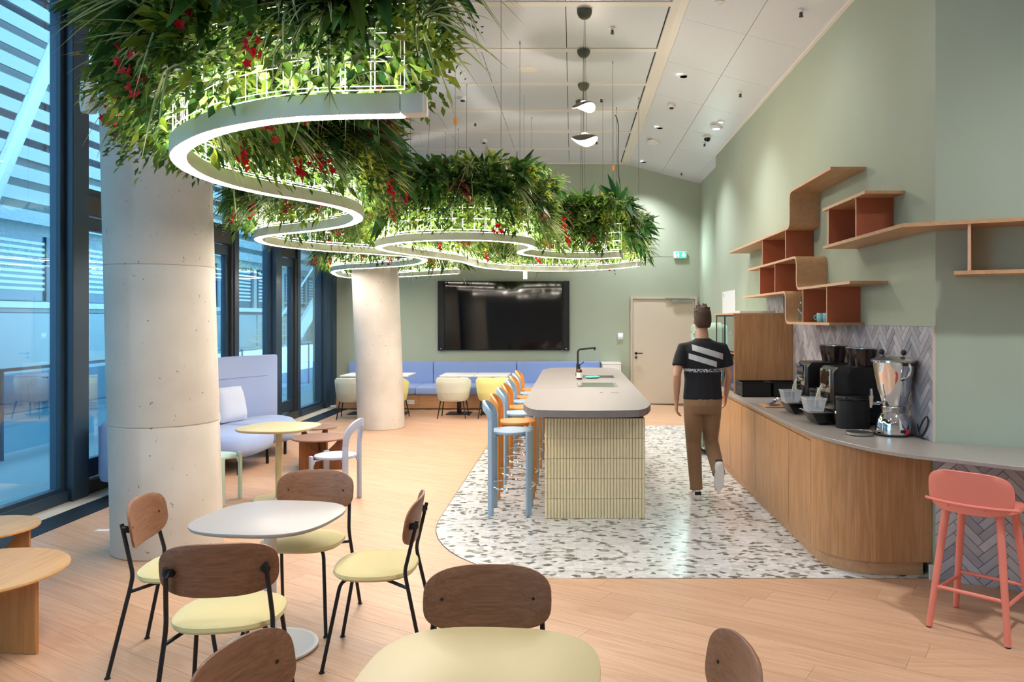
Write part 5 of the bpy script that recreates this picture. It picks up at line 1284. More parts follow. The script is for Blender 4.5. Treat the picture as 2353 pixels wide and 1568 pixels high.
# ---- pendant lamps: dark rose, thin wires, wavy disc with glowing ribs
def pendant(x, y, z, r, label, tilt):
    o = thing('pendant_lamp', label, 'lamp', (x, y, z), 0, 'wavy pendant lamps over the island')
    MB().lathe([(0.075, 0.0), (0.072, -0.03), (0.055, -0.062), (0.03, -0.08), (0.006, -0.086)], 28, (x, y, ZC-0.012)).build('ceiling_rose', 'frame_in', o).data.materials[0] = M['olive']
    for dx in (-0.012, 0.02): MB().tube([(x+dx*0.3, y, ZC-0.09), (x+dx, y, z+0.05)], 0.0016, 5).build('wire', 'dark_gap', o)
    def wave(rr, a): return 0.03*(rr/r)**2*math.cos(2*a+tilt)-0.055*(rr/r)**2
    N = 48
    top = [[(x+rr*math.cos(2*PI*j/N), y+rr*math.sin(2*PI*j/N), z+0.05+wave(rr, 2*PI*j/N)) for j in range(N)] for rr in (0.004, r*0.3, r*0.6, r*0.85, r)]
    bot = [[(p[0], p[1], p[2]-0.005) for p in ring] for ring in top[::-1]]
    MB().loft(top+bot[:1]).build('shade', 'olive', o, angle=60)
    rb = MB()
    for q in range(6):
        rr = r*(0.38+0.115*q)
        rb.tube([(x+rr*math.cos(2*PI*j/N), y+rr*math.sin(2*PI*j/N), z+0.036+wave(rr, 2*PI*j/N)) for j in range(N)], 0.0055, 5, True)
    rb.build('glowing_ribs', 'pend_led', o)
    MB().ball((x, y, z+0.045), (0.035, 0.035, 0.02), 14, 8).build('light_core', 'pend_led', o)
    ld = bpy.data.lights.new('pendant_light', 'POINT'); ld.energy = 34; ld.color = (1, 0.86, 0.7); ld.shadow_soft_size = 0.1
    lo = bpy.data.objects.new('lamp_light', ld); COL.objects.link(lo); lo.location = (x, y, z-0.06); lo.parent = o; lo.matrix_parent_inverse = world_of(o).inverted()
M['olive'] = plain('olive_metal', '#5A5746', 0.45)
pendant(0.12, 7.68, 3.45, 0.13, 'wavy glowing pendant disc, lower and larger of the two high ones', 0.5)
pendant(0.128, 8.82, 4.08, 0.132, 'wavy glowing pendant disc hanging closest to the ceiling', 1.6)
pendant(0.145, 10.1, 3.17, 0.105, 'wavy pendant disc above the far plants, upper one', 0.9)
pendant(0.12, 10.9, 3.10, 0.106, 'wavy pendant disc just in front of the far plants, lowest one', 2.2)

# ================================================================== HANGING PLANTER LIGHTS
ZL = 2.40
P1 = [(-0.589,2.72),(-0.95,2.76),(-1.22,2.88),(-1.45,3.06),(-1.69,3.36),(-1.82,3.72),(-1.835,4.09),(-1.744,4.437),(-1.56,4.79),(-1.47,5.13),(-1.52,5.565),(-1.72,5.97),(-2.02,6.27),(-2.30,6.48),(-2.57,6.68),(-2.80,6.98),(-2.91,7.45),(-2.83,7.88),(-2.60,8.27),(-2.18,8.69),(-1.86,9.08),(-1.80,9.55),(-1.98,10.15),(-2.32,10.66),(-2.80,11.05),(-3.30,11.40),(-3.66,12.0),(-3.86,12.75),(-3.96,13.4),(-3.9,13.85),(-3.65,14.0),(-3.1,13.62),(-2.45,13.05),(-1.82,12.5)]
P2 = [(0.56,9.15),(0.30,9.32),(-0.02,9.30),(-0.36,9.05),(-0.56,8.65),(-0.53,8.25),(-0.41,7.92),(-0.46,7.5),(-0.70,7.2),(-1.05,7.10),(-1.5,7.25),(-1.85,7.65),(-1.97,8.03),(-1.9,8.5),(-1.66,9.1),(-1.45,9.65),(-1.36,10.1),(-1.33,10.6),(-1.18,11.2),(-0.85,11.65),(-0.4,11.85),(0.1,11.75),(0.55,11.35),(0.91,10.72)]
def leaf(mb, base, d, up, L, W, droop, tint, segs=5, fold=0.25, wave=0.0, edge=0.0, tip=0.75):
    d = d.normalized(); side = d.cross(up)
    side = side.normalized() if side.length > 1e-3 else V(1, 0, 0)
    nrm = side.cross(d); vs = []; cs = []
    for i in range(segs+1):
        t = i/segs
        c = base+d*(L*t)+V(0, 0, -1)*(droop*t*t)
        w_ = W*math.sin(PI*min(1, t**tip*0.97+0.03))**0.85 if 0 < t < 1 else W*0.06
        k = nrm*(w_*fold)
        wv = nrm*(wave*math.sin(t*9))
        vs += [c-side*w_/2+k+wv, c, c+side*w_/2+k-wv]
        cs += [(tint, edge, 0), (tint*0.8, 0, 0), (tint, edge, 0)]
    fs = []
    for i in range(segs):
        a = 3*i; fs += [(a, a+1, a+4, a+3), (a+1, a+2, a+5, a+4)]
    mb.add(vs, fs, cs)
def rdir(lo, hi, spread=2*PI, flat=0.0):
    th = math.radians(R.uniform(lo, hi)); ph = R.uniform(0, spread)
    return V(math.cos(ph)*math.sin(th), math.cos(th), math.sin(ph)*math.sin(th)*(1-flat))
def g_broad(n_, L, W, lo=15, hi=80):
    m = MB()
    for i in range(n_):
        d = rdir(lo, hi); leaf(m, V(0, 0, 0)+d*0.02, d, V(0, -0.3, 1), L*R.uniform(0.7, 1.1), W*R.uniform(0.8, 1.15), L*R.uniform(0.1, 0.55), R.random(), 6, 0.2, 0.0, 0.9 if False else 0.0)
    return m
def g_red(n_):
    m = MB()
    for i in range(n_):
        d = rdir(10, 75); leaf(m, d*0.02, d, V(0, -0.3, 1), R.uniform(0.2, 0.32), 0.05, R.uniform(0.03, 0.14), R.random(), 6, 0.2, 0, 0.9)
    return m
def g_spider(n_, L, e=0.8):
    m = MB()
    for i in range(n_):
        d = rdir(5, 75); leaf(m, V(0, 0, 0), d, V(0, -0.2, 1), L*R.uniform(0.6, 1.1), 0.014, L*R.uniform(0.2, 0.8), R.random(), 6, 0.3, 0, e)
    return m
def g_fern(n_):
    m = MB()
    for i in range(n_):
        d = rdir(15, 75); L = R.uniform(0.2, 0.32); dr = L*R.uniform(0.3, 0.8); up = V(0, -0.2, 1); tn = R.random()
        leaf(m, V(0, 0, 0), d, up, L, 0.006, dr, tn, 6, 0.1)
        for j in range(13):
            t = 0.1+0.9*j/12; c = d*(L*t)+V(0, 0, -dr*t*t); tg_ = (d*L+V(0, 0, -2*dr*t)).normalized(); sd = tg_.cross(up).normalized()
            ll = 0.055*math.sin(PI*(0.12+0.86*t))**0.8
            for s_ in (-1, 1): leaf(m, c, (sd*s_+tg_*0.35), up, ll, 0.013, 0.004, tn, 2, 0.1)
    return m
def g_bush(n_, r, lw=0.03):
    m = MB()
    for i in range(n_):
        d = rdir(0, 95); p = d*r*R.uniform(0.35, 1.0); leaf(m, p, (d+V(R.uniform(-1, 1), R.uniform(-1, 1), R.uniform(-1, 1))*0.9), V(R.uniform(-.5, .5), -0.3, 1), R.uniform(0.7, 1.3)*lw*1.7, lw*R.uniform(0.7, 1.1), 0.01, R.random(), 2, 0.15)
    return m
def g_ivy(n_, L):
    m = MB()
    for k in range(n_):
        x0 = R.uniform(-0.12, 0.12); out = R.uniform(0.05, 0.16); ln = L*R.uniform(0.5, 1.1); ph = R.uniform(0, 6)
        for j in range(int(ln/0.022)):
            z = -j*0.022; c = V(x0+0.03*math.sin(z*14+ph), out*min(1, j/4), z)
            d = V(R.uniform(-1, 1), R.uniform(0.1, 1), R.uniform(-1, 0.2)); leaf(m, c, d, V(0, 0.6, 0.6), R.uniform(0.028, 0.05), R.uniform(0.022, 0.036), 0.008, R.random(), 2, 0.15)
    return m
def g_stag(n_):
    m = MB()
    def fork(p, d, L, W, lev):
        e = p+d*L+V(0, 0, -0.2*L*(2-lev)); tn = R.random(); leaf(m, p, d, V(0, -0.3, 1), L*1.12, W, 0.2*L*(2-lev), tn, 3, 0.15, 0, 0, 0.55)
        if lev > 0:
            for s_ in (-1, 1):
                a = s_*R.uniform(0.3, 0.55); sd = d.cross(V(0, -0.3, 1)).normalized()
                fork(e, (d*math.cos(a)+sd*math.sin(a)).normalized(), L*0.62, W*0.62, lev-1)
    for i in range(n_): fork(V(0, 0, 0), rdir(15, 80), R.uniform(0.10, 0.15), 0.04, 2)
    return m
def g_flower(n_):
    m = MB()
    for i in range(n_):
        t = i/n_; c = V(R.uniform(-0.035, 0.035), 0.13+R.uniform(-0.03, 0.03), -0.11*t+R.uniform(-0.015, 0.015))
        n0 = rdir(0, 70)
        for k in range(5):
            a = 2*PI*k/5; u = n0.cross(V(0, 0, 1)).normalized(); w_ = n0.cross(u); d = (u*math.cos(a)+w_*math.sin(a)+n0*0.5)
            leaf(m, c, d, n0, 0.024, 0.018, 0.0, R.random(), 2, 0.2)
    return m
def g_grass(n_, L):
    m = MB()
    for i in range(n_):
        d = rdir(0, 85); leaf(m, V(R.uniform(-.04, .04), 0, R.uniform(-.04, .04)), d, V(0, -0.3, 1), L*R.uniform(0.5, 1.1), 0.006, L*R.uniform(0.1, 0.6), R.random(), 4, 0.2)
    return m
KIND = {'broadleaf_plant': [g_broad(10, 0.30, 0.078).mesh('broadleaf_plant', 'leaf_dark', angle=80) for _ in range(3)]+[g_broad(9, 0.26, 0.07).mesh('broadleaf_plant', 'leaf_mid', angle=80)],
        'palm_plant': [g_broad(15, 0.29, 0.044).mesh('palm_plant', 'leaf_dark', angle=80) for _ in range(2)]+[g_broad(14, 0.27, 0.042).mesh('palm_plant', 'leaf_mid', angle=80)],
        'spider_plant': [g_spider(26, 0.30).mesh('spider_plant', 'leaf_var', angle=80) for _ in range(2)],
        'fern': [g_fern(8).mesh('fern', 'leaf_mid', angle=80), g_fern(7).mesh('fern', 'leaf_dark', angle=80), g_fern(7).mesh('fern', 'leaf_light', angle=80)],
        'ivy_vine': [g_ivy(6, 0.26).mesh('ivy_vine', 'leaf_mid', angle=80), g_ivy(6, 0.22).mesh('ivy_vine', 'leaf_light', angle=80), g_ivy(5, 0.3).mesh('ivy_vine', 'leaf_dark', angle=80)],
        'leafy_bush': [g_bush(90, 0.15).mesh('leafy_bush', 'leaf_mid', angle=80), g_bush(90, 0.14).mesh('leafy_bush', 'leaf_dark', angle=80), g_bush(80, 0.14, 0.036).mesh('leafy_bush', 'leaf_light', angle=80)],
        'staghorn_fern': [g_stag(7).mesh('staghorn_fern', 'leaf_grey', angle=80) for _ in range(2)],
        'red_leaf_plant': [g_red(9).mesh('red_leaf_plant', 'leaf_red', angle=80)],
        'red_flower': [g_flower(11).mesh('red_flower', 'flower', angle=80), g_flower(7).mesh('red_flower', 'flower', angle=80)],
        'grass_tuft': [g_grass(70, 0.2).mesh('grass_tuft', 'leaf_grey', angle=80), g_grass(70, 0.18).mesh('grass_tuft', 'leaf_mid', angle=80)]}
SL_LEAF = []
for q in range(4):
    m_ = MB(); leaf(m_, V(0, 0, 0), V(0, 1, 0), V(0, 0, 1), 0.30+0.04*q, 0.062+0.008*q, 0.06+0.05*q, R.random(), 8, 0.18); SL_LEAF.append(m_.mesh('leaf', 'leaf_dark' if q < 2 else 'leaf_mid', angle=80))
STEM = MB().tube([(0, -0.05, 0), (0, 0.03, 0.01)], [0.012, 0.008], 8).mesh('broadleaf_plant', 'stem')
def planter(ctl, label, sparse_from, cables, seed, taper):
    global R
    R = random.Random(seed)
    path = catmull([(x, y, 0) for x, y in ctl], 0.05)
    n_ = len(path)
    root = thing('planter_light', label, 'planter', (path[0].x, path[0].y, ZL), 0, 'snaking planter lights')
    tang = []; acc = [0.0]
    for i, p in enumerate(path):
        d = (path[min(n_-1, i+1)]-path[max(0, i-1)]).normalized(); tang.append(d)
        if i: acc.append(acc[-1]+(p-path[i-1]).length)
    nor = [V(-d.y, d.x, 0) for d in tang]
    def sect(prof): return MB().loft([[path[i]+nor[i]*u+V(0, 0, z) for u, z in prof] for i in range(n_)])
    sect([(-0.028, ZL+0.004), (-0.032, ZL), (-0.036, ZL+0.002), (-0.036, ZL+0.072), (0.036, ZL+0.072), (0.036, ZL+0.002), (0.032, ZL), (0.028, ZL+0.004)]).build('light_channel', 'white', root, angle=50)
    sect([(-0.027, ZL+0.0005), (-0.027, ZL+0.0035), (0.027, ZL+0.0035), (0.027, ZL+0.0005)]).build('light_strip', 'led', root, angle=50)
    sect([(-0.022, ZL+0.073), (-0.022, ZL+0.076), (0.022, ZL+0.076), (0.022, ZL+0.073)]).build('uplight_strip', 'led_up', root, angle=50)
    for e, sg in ((0, -1), (n_-1, 1)):
        c = path[e]+tang[e]*(sg*(0.042 if e == 0 and seed == 11 else 0.008)); hx = 0.042 if e == 0 and seed == 11 else 0.008
        MB().obox(c+V(0, 0, ZL+0.036), tang[e], nor[e], V(0, 0, 1), hx, 0.036, 0.037).build('end_cap', 'white', root, bevel=0.012 if hx > 0.03 else 0.002)
    # white wire grid, two layers
    g = MB(); zs = [ZL+0.10+0.10*k for k in range(4)]
    for off in (-0.022, 0.022):
        for z in zs: g.tube([path[i]+nor[i]*off+V(0, 0, z) for i in range(0, n_, 2)], 0.0019, 4)
        for i in range(0, n_, 2): g.tube([path[i]+nor[i]*off+V(0, 0, zs[0]), path[i]+nor[i]*off+V(0, 0, zs[-1])], 0.0019, 4)
    o = g.build('wire_grid', 'white', root, smooth=False); o['kind'] = 'stuff'
    # loose foliage that fills the grid: one mesh of small leaves
    filler = MB()
    total = acc[-1]
    for i in range(n_):
        f_ = 1.0 if acc[i] < sparse_from else 0.75
        for k in range(int((130 if acc[i] < 4 else 80)*f_)):
            sgn = R.choice((-1, 1)); off = sgn*R.uniform(0.02, 0.24); z = ZL+0.09+0.65*R.random()
            top = (z-ZL-0.12)/0.62
            if R.random() > 0.6+0.4*min(1, top*2.2): continue
            p = path[i]+nor[i]*off+tang[i]*R.uniform(-0.03, 0.03)+V(0, 0, z)
            d = nor[i]*sgn*R.uniform(0.2, 1)+tang[i]*R.uniform(-1, 1)+V(0, 0, R.uniform(-0.9, 0.6))
            leaf(filler, p, d, V(R.uniform(-.4, .4), R.uniform(-.4, .4), 1), R.uniform(0.05, 0.12), R.uniform(0.024, 0.05), 0.02, R.random(), 2, 0.15)
    o = filler.build('foliage', 'leaf_mid', root, angle=80); o['kind'] = 'stuff'
    def at_s(s_):
        for i in range(n_):
            if acc[i] >= s_: return i
        return n_-1
    def put(kind, s_, z, out, sgn, sc=1.0, tilt=0.0, yaw=0.0, var=None):
        i = at_s(s_); nn = nor[i]*sgn
        rz = math.atan2(nn.y, nn.x)-PI/2+yaw
        ml = KIND[kind]; me = ml[var if var is not None else R.randrange(len(ml))]
        p = path[i]+nn*out+V(0, 0, z)
        return place(kind, me, root, p, (tilt, R.uniform(-0.5, 0.5) if kind not in ('ivy_vine', 'red_flower') else 0, rz), sc)
    # rows of plants: (kind, spacing, zlo, zhi, out, tilt)
    rows_ = [('leafy_bush', 0.13, 0.16, 0.66, 0.12, 0), ('ivy_vine', 0.17, 0.24, 0.5, 0.10, 0), ('broadleaf_plant', 0.26, 0.32, 0.66, 0.12, 0.2), ('palm_plant', 0.32, 0.30, 0.70, 0.12, 0.3),
             ('fern', 0.34, 0.22, 0.62, 0.14, 0.2), ('spider_plant', 0.42, 0.22, 0.66, 0.12, 0.2), ('staghorn_fern', 0.7, 0.30, 0.66, 0.12, 0.3), ('grass_tuft', 0.5, 0.2, 0.66, 0.12, 0), ('red_flower', 0.5, 0.12, 0.40, 0.14, 0), ('red_leaf_plant', 1.9, 0.45, 0.66, 0.12, 0.3)]
    cnt = {}
    for kind, sp, zl, zh, out, tilt in rows_:
        for sgn in (-1, 1):
            s_ = R.uniform(0, sp)
            while s_ < total:
                put(kind, s_, ZL+R.uniform(zl, zh), out*R.uniform(0.6, 1.4), sgn, R.uniform(0.75, 1.1), tilt*R.random())
                cnt[kind] = cnt.get(kind, 0)+1
                s_ += sp*R.uniform(0.7, 1.35)
    if seed == 11:                                       # the part nearest the viewer is the densest
        for kind, sp, zl, zh, sc in (('leafy_bush', 0.08, 0.18, 0.75, 1.1), ('broadleaf_plant', 0.16, 0.36, 0.78, 1.1), ('spider_plant', 0.45, 0.30, 0.75, 1.1), ('fern', 0.22, 0.28, 0.75, 1.1), ('grass_tuft', 0.4, 0.25, 0.75, 1.0), ('ivy_vine', 0.12, 0.2, 0.4, 1.0), ('red_flower', 0.28, 0.15, 0.5, 1.0), ('staghorn_fern', 0.4, 0.35, 0.75, 1.1)):
            for sgn in (-1, 1):
                s_ = R.uniform(0, sp)
                while s_ < 4.2:
                    put(kind, s_, ZL+R.uniform(zl, zh), 0.14*R.uniform(0.5, 1.3), sgn, sc*R.uniform(0.8, 1.1), 0.3*R.random()); s_ += sp*R.uniform(0.7, 1.35)
    s_ = 0.05                                            # upright crowns along the top
    while s_ < total:
        put(R.choice(('broadleaf_plant', 'palm_plant', 'palm_plant', 'staghorn_fern', 'fern', 'leafy_bush')), s_, ZL+R.uniform(0.56, 0.68), 0.0, R.choice((-1, 1)), R.uniform(0.7, 1.0), R.uniform(0.9, 1.5)); s_ += R.uniform(0.10, 0.2)
    for e, sg in ((0, -1), (total-0.01, 1)):             # ends wrapped in leaves
        for k in range(9):
            kd = R.choice(('broadleaf_plant', 'spider_plant', 'palm_plant', 'fern', 'leafy_bush')); i = at_s(e); d = tang[i]*sg
            place(kd, R.choice(KIND[kd]), root, path[i]+d*0.06+V(0, 0, ZL+0.2+0.06*k), (R.uniform(0, 0.4), R.uniform(-0.4, 0.4), math.atan2(d.y, d.x)-PI/2+R.uniform(-0.8, 0.8)), R.uniform(0.7, 1.05))
    # suspension cables
    for s_, (dx, dy) in cables:
        i = at_s(s_); p = path[i]
        c = MB().tube([p+V(0, 0, ZL+0.7), V(p.x+dx, p.y+dy, ZC-0.01)], 0.002, 5).build('suspension_cable', 'dark_gap', root)
        MB().tube([V(p.x+dx, p.y+dy, ZC-0.03), V(p.x+dx, p.y+dy, ZC-0.004)], 0.009, 8).build('ceiling_anchor', 'steel', c)
    return root, path, tang, nor, put, at_s
r1, pa1, t1_, n1_, put1, at1 = planter(P1, 'near snaking white light with dense hanging greenery, running along the windows', 9.0,
        [(0.15, (0, 0)), (1.4, (0, 0)), (2.6, (0, 0)), (4.2, (0.05, 0)), (6.5, (0, 0)), (8.5, (0.1, 0)), (9.5, (0, 0)), (11.5, (0, 0)), (13.5, (0, 0.0)), (16, (0, 0)), (19, (0, 0))], 11, 1)
r2, pa2, t2_, n2_, put2, at2 = planter(P2, 'farther snaking white light with greenery in the middle of the room', 99,
        [(0.1, (0, 0)), (1.6, (0, 0)), (3.0, (0, 0)), (4.0, (0, 0)), (5.2, (-0.12, 0)), (5.2, (0.12, 0)), (7.0, (0, 0)), (9.0, (0, 0)), (10.5, (0, 0)), (11.6, (0, 0))], 23, 1)
# big single leaves on the nearest part, each its own piece
R = random.Random(5)
for s_, z, sgn, sc in ((0.12, 0.50, 1, 1.0), (0.45, 0.56, 1, 1.05), (0.75, 0.42, 1, 0.9), (1.35, 0.52, 1, 1.05), (1.8, 0.55, 1, 1.1), (2.15, 0.42, 1, 1.0), (2.5, 0.50, 1, 1.1), (1.05, 0.62, 1, 1.0), (0.02, 0.42, 1, 0.9)):
    for side in (-1, 1):
        i = at1(s_); nn = n1_[i]*side
        if (path_to_cam := (V(0, 0, 0)-pa1[i])).dot(nn) < 0: continue
        p = pa1[i]+nn*0.12+V(0, 0, ZL+z)
        pl = place('broadleaf_plant', STEM, r1, p, (0, 0, math.atan2(nn.y, nn.x)-PI/2), 1.0)
        for k in range(8):
            a = 2*PI*k/8+R.uniform(-0.3, 0.3); th = R.uniform(0.7, 1.25)
            d = V(math.cos(a)*math.sin(th), math.cos(th), math.sin(a)*math.sin(th))
            q = V(0, 1, 0).rotation_difference(d)
            lf = place('leaf', SL_LEAF[R.randrange(4)], pl, (d.x*0.02, d.y*0.02, d.z*0.02), q.to_euler(), sc*R.uniform(0.75, 1.1), local=True)
# power drop with small white box hanging from the second light, orange tags on cables
o = thing('hanging_driver', 'small white driver box hanging below the farther light', 'box', (-0.70, 11.6, 2.36))
pp = V(-0.70, 11.72, 0)
MB().box(pp.x-0.03, pp.x+0.03, pp.y-0.07, pp.y-0.05, 2.27, 2.41).build('box', 'white', o, bevel=0.004); MB().tube([(pp.x-0.01, pp.y-0.06, 2.41), (pp.x-0.015, pp.y-0.055, 2.66)], 0.006, 6).build('lead', 'white', o)
o = thing('ceiling_feed', 'white ceiling box with grey cable dropping to the farther light', 'cable', (0.86, 11.45, ZC-0.02))
c = ceil_at(1413, 256); MB().box(c.x-0.05, c.x+0.05, c.y-0.04, c.y+0.04, ZC-0.05, ZC-0.004).build('junction_box', 'white', o, bevel=0.004)
MB().tube(catmull([(c.x, c.y, ZC-0.05), (c.x+0.05, c.y, ZC-0.2), (c.x+0.04, c.y-0.2, 3.8), (0.75, 11.0, 3.05)], 0.1), 0.006, 6).build('cable', 'frame_in', o)
for (px, py, Y, lb) in ((1046, 279, 9.6, 'orange tag on a cable above the near plants'), (1204, 386, 10.6, 'orange tag on a cable left of the pendants'), (1409, 386, 11.0, 'orange tag on the cable right of the pendants'), (1385, 448, 10.9, 'orange tag just above the far plants')):
    x, z = (px-VPX)*Y/FPX, CAM_H+(VPY-py)*Y/FPX
    o = thing('cable_tag', lb, 'tag', (x, Y, z), 0, 'orange cable tags')
    MB().box(x-0.018, x+0.018, Y-0.004, Y+0.004, z-0.04, z+0.04).build('tag', 'amber_tag', o, bevel=0.003, seg=1)
    MB().tube([(x, Y, z+0.04), (x, Y, ZC-0.004)], 0.0018, 5).build('cable', 'dark_gap', o)
    MB().tube([(x, Y, z-0.04), (x, Y, 3.02)], 0.0018, 5).build('cable', 'dark_gap', o)
# ================================================================== PERSON (walking away)
def ell(c, rx, ry, n=16, tilt=(0, 0, 1), fw=(0, 1, 0)):
    z = Vector(tilt).normalized(); y = Vector(fw); y = (y-z*y.dot(z)).normalized(); x = y.cross(z)
    return [Vector(c)+x*(rx*math.cos(2*PI*j/n))+y*(ry*math.sin(2*PI*j/n)) for j in range(n)]
def limb(mb, pts, n=14):
    """pts: (centre, rx, ry)"""
    rings = []
    for i, (c, rx, ry) in enumerate(pts):
        a = Vector(pts[max(0, i-1)][0]); b = Vector(pts[min(len(pts)-1, i+1)][0]); t = (b-a).normalized()
        fw = V(0, 1, 0) if abs(t.y) < 0.85 else V(0, 0, 1)
        rings.append(ell(c, rx, ry, n, t, fw))
    mb.loft(rings)
def remeshed(mb, name, mat, parent, vox, it=4):
    o = mb.build(name, mat, parent)
    m = o.modifiers.new('remesh', 'REMESH'); m.mode = 'VOXEL'; m.voxel_size = vox; m.use_smooth_shade = True
    s_ = o.modifiers.new('smooth', 'SMOOTH'); s_.factor = 0.5; s_.iterations = it
    dg = bpy.context.evaluated_depsgraph_get(); me = bpy.data.meshes.new_from_object(o.evaluated_get(dg))
    o.modifiers.clear(); o.data = me
    if not me.materials: me.materials.append(M[mat])
    me.polygons.foreach_set('use_smooth', [True]*len(me.polygons))
    return o
pe = thing('person', 'person in black printed T-shirt and khaki trousers walking away beside the counter', 'person', (0, 0, 0))
# joints (local, facing +Y, left = -X): left leg planted, right leg swinging back with heel lifted
hipL, kneeL, ankL = V(-0.085, 0.0, 0.93), V(-0.075, 0.06, 0.52), V(-0.065, -0.02, 0.09)
hipR, kneeR, ankR = V(0.085, 0.0, 0.93), V(0.10, 0.11, 0.525), V(0.105, -0.20, 0.27)
shL, elL, wrL = V(-0.19, 0.0, 1.43), V(-0.255, -0.06, 1.16), V(-0.245, 0.02, 0.91)
shR, elR, wrR = V(0.19, 0.0, 1.43), V(0.26, 0.03, 1.16), V(0.26, 0.16, 0.95)
b = MB()
b.loft([ell((0, 0.0, 0.86), 0.14, 0.10), ell((0, -0.01, 0.93), 0.165, 0.115), ell((0, 0.0, 1.05), 0.145, 0.10), ell((0, 0.01, 1.16), 0.15, 0.105), ell((0, 0.0, 1.30), 0.175, 0.115), ell((0, -0.01, 1.40), 0.185, 0.105), ell((0, -0.01, 1.455), 0.13, 0.075), ell((0, 0.0, 1.49), 0.06, 0.058), ell((0, 0.015, 1.56), 0.054, 0.056), ell((0, 0.02, 1.60), 0.05, 0.055)])
# head: skull, jaw, nose, ears, lips, eye sockets
b.loft([ell((0, 0.035, 1.555), 0.03, 0.035), ell((0, 0.04, 1.58), 0.052, 0.062), ell((0, 0.035, 1.62), 0.066, 0.083), ell((0, 0.025, 1.68), 0.074, 0.095), ell((0, 0.02, 1.72), 0.075, 0.097), ell((0, 0.015, 1.76), 0.063, 0.082), ell((0, 0.012, 1.785), 0.035, 0.045), ell((0, 0.012, 1.79), 0.012, 0.014)])
b.ball((0, 0.128, 1.655), (0.013, 0.018, 0.024), 10, 8)
b.ball((0, 0.112, 1.612), (0.024, 0.012, 0.009), 10, 6)
for s in (-1, 1): b.ball((s*0.078, 0.015, 1.665), (0.012, 0.022, 0.032), 10, 8)
def arm(sh_, el_, wr_): limb(b, [(sh_+V(0, 0, -0.01), 0.046, 0.052), (sh_.lerp(el_, 0.3), 0.047, 0.05), (sh_.lerp(el_, 0.8), 0.04, 0.042), (el_, 0.038, 0.04), (el_.lerp(wr_, 0.3), 0.038, 0.036), (el_.lerp(wr_, 0.8), 0.027, 0.025), (wr_, 0.025, 0.021)])
arm(shL, elL, wrL); arm(shR, elR, wrR)
def hand(wr_, el_, side):
    d = (wr_-el_).normalized(); fwd = V(0, 1, 0); fwd = (fwd-d*fwd.dot(d)).normalized(); inn = V(-side, 0, 0); inn = (inn-d*inn.dot(d)-fwd*inn.dot(fwd)).normalized()
    # palm: long in d, wide in fwd, thin in inn
    def R_(c, w_, t): return [c+fwd*(w_*math.cos(2*PI*j/12))+inn*(t*math.sin(2*PI*j/12)) for j in range(12)]
    b.loft([R_(wr_-d*0.01, 0.026, 0.02), R_(wr_+d*0.03, 0.038, 0.017), R_(wr_+d*0.075, 0.043, 0.016), R_(wr_+d*0.095, 0.040, 0.013)])
    for k, (off, ln) in enumerate(((0.033, 0.072), (0.011, 0.082), (-0.011, 0.076), (-0.032, 0.06))):
        p0 = wr_+d*0.085+fwd*off; p1_ = p0+d*ln*0.42+inn*0.008; p2_ = p1_+d*ln*0.30+inn*0.018; p3_ = p2_+d*ln*0.20+inn*0.022
        b.tube([p0, p1_, p2_, p3_], [0.0098, 0.009, 0.0083, 0.0065], 8)
    t0_ = wr_+d*0.025+fwd*0.030; b.tube([t0_, t0_+d*0.03+fwd*0.026+inn*0.012, t0_+d*0.058+fwd*0.032+inn*0.022, t0_+d*0.072+fwd*0.03+inn*0.026], [0.014, 0.012, 0.010, 0.0075], 8)
hand(wrL, elL, -1); hand(wrR, elR, 1)
def leg(h_, k_, a_): limb(b, [(h_+V(0, 0, 0.02), 0.085, 0.09), (h_.lerp(k_, 0.4), 0.075, 0.08), (k_+(h_-k_)*0.1, 0.055, 0.058), (k_, 0.052, 0.056), (k_.lerp(a_, 0.3), 0.05, 0.055), (k_.lerp(a_, 0.75), 0.036, 0.038), (a_, 0.033, 0.036)])
leg(hipL, kneeL, ankL); leg(hipR, kneeR, ankR)
bo = remeshed(b, 'body', 'skin', pe, 0.0065, 3)
# hair
hm = MB(); hm.loft([ell((0, -0.035, 1.60), 0.06, 0.035), ell((0, -0.02, 1.64), 0.078, 0.068), ell((0, 0.0, 1.70), 0.083, 0.092), ell((0, 0.012, 1.75), 0.08, 0.10), ell((0, 0.015, 1.79), 0.062, 0.085), ell((0, 0.012, 1.812), 0.028, 0.04)])
for k in range(26):
    a = R.uniform(0, 2*PI); e = R.uniform(0.2, 1.3); c = V(0.07*math.cos(a)*math.cos(e), 0.012+0.085*math.sin(a)*math.cos(e), 1.725+0.08*math.sin(e)); hm.tube([c, c+(c-V(0, 0.01, 1.7))*0.28+V(0, 0, 0.004)], [0.016, 0.006], 6)
remeshed(hm, 'hair', 'hair', pe, 0.007, 2)
# eyes on the (unseen) face
for s in (-1, 1): MB().ball((s*0.031, 0.106, 1.675), 0.012, 10, 8).build('eye', 'white_gloss', pe)
# T-shirt
ts = MB()
ts.loft([ell((0, 0.0, 0.93), 0.188, 0.135), ell((0, 0.0, 1.0), 0.182, 0.13), ell((0, 0.005, 1.12), 0.172, 0.126), ell((0, 0.0, 1.28), 0.192, 0.132), ell((0, -0.01, 1.39), 0.20, 0.122), ell((0, -0.01, 1.455), 0.16, 0.095), ell((0, -0.005, 1.488), 0.085, 0.075), ell((0, 0.0, 1.502), 0.07, 0.066)])
for (s0_, e0) in ((shL, elL), (shR, elR)): limb(ts, [(s0_+V(-0.06 if s0_.x > 0 else 0.06, 0, -0.02), 0.06, 0.06), (s0_+V(0, 0, -0.02), 0.056, 0.062), (s0_.lerp(e0, 0.35), 0.06, 0.064), (s0_.lerp(e0, 0.70), 0.066, 0.068)])
sh_o = remeshed(ts, 't_shirt', 'shirt', pe, 0.010, 5)
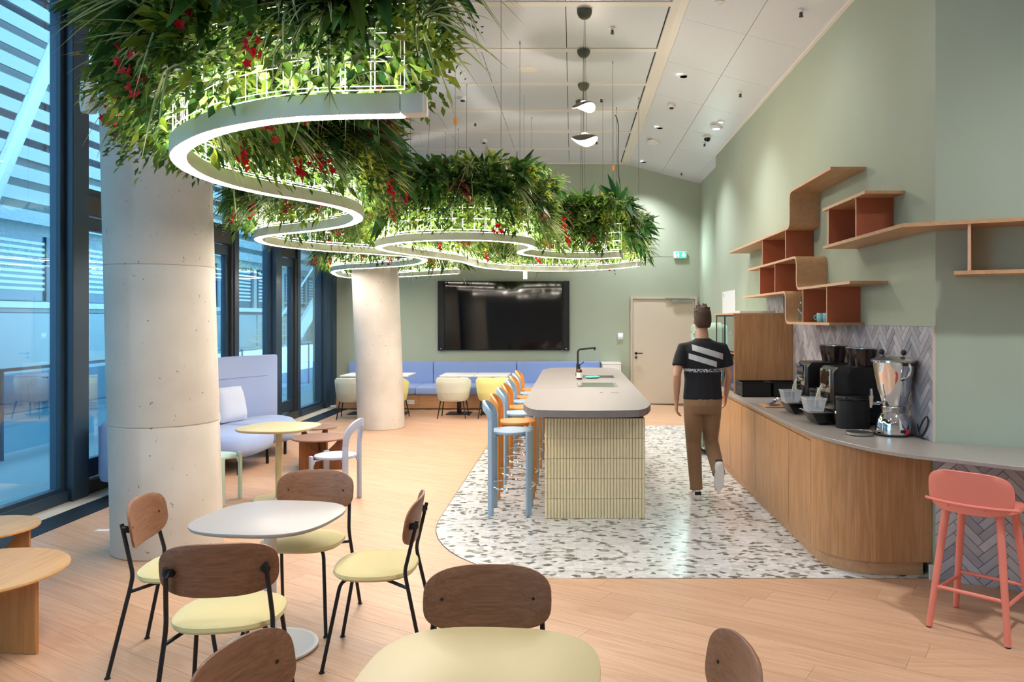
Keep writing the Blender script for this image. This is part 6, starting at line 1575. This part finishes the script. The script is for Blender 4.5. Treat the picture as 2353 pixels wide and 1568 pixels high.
# trousers
tr_ = MB()
tr_.loft([ell((0, 0.0, 0.80), 0.16, 0.115), ell((0, -0.01, 0.88), 0.182, 0.135), ell((0, -0.005, 0.95), 0.176, 0.125), ell((0, 0.0, 1.0), 0.165, 0.118)])
def tleg(h_, k_, a_): limb(tr_, [(h_+V(0, 0, 0.0), 0.10, 0.11), (h_.lerp(k_, 0.45), 0.092, 0.098), (k_, 0.073, 0.08), (k_.lerp(a_, 0.4), 0.068, 0.072), (k_.lerp(a_, 0.9), 0.06, 0.064), (a_+(a_-k_).normalized()*0.01, 0.062, 0.066)])
tleg(hipL, kneeL, ankL); tleg(hipR, kneeR, ankR)
remeshed(tr_, 'trousers', 'khaki', pe, 0.010, 4)
# shoes
def shoe(a_, pitch):
    m = MB(); rings = []
    for (y, zc, rx, rz) in ((-0.085, 0.035, 0.02, 0.03), (-0.075, 0.04, 0.036, 0.045), (-0.03, 0.045, 0.042, 0.052), (0.04, 0.035, 0.043, 0.042), (0.11, 0.026, 0.047, 0.03), (0.165, 0.022, 0.04, 0.024), (0.195, 0.02, 0.018, 0.016)):
        rings.append([(rx*math.cos(2*PI*j/16), y, max(0.0, zc+rz*math.sin(2*PI*j/16))) for j in range(16)])
    m.loft(rings)
    me = m.mesh('shoe', 'shoe', angle=60)
    o = place('shoe', me, pe, (a_.x, a_.y+0.0, a_.z-0.09), (pitch, 0, 0))
    if pitch: o.location = a_+V(0, -0.055, 0.02)*1.0
    sm_ = MB()
    sm_.prism([(x*1.04, y) for x, y in [(0.045*math.cos(2*PI*j/24)*(1.0 if math.sin(2*PI*j/24) > 0 else 0.88), 0.055+0.14*math.sin(2*PI*j/24)) for j in range(24)]], -0.001, 0.016)
    place('sole', sm_.mesh('sole', 'white', bevel=0.003, seg=1), o, local=True)
    tb = MB(); tb.box(-0.03, 0.03, -0.088, -0.076, 0.05, 0.082); place('heel_tab', tb.mesh('heel_tab', 'black_matt', bevel=0.003, seg=1), o, local=True)
shoe(ankL, 0); shoe(ankR, math.radians(-75))
pe.location = (1.225, 7.36, 0.004); pe.rotation_euler = (0, 0, math.radians(3))
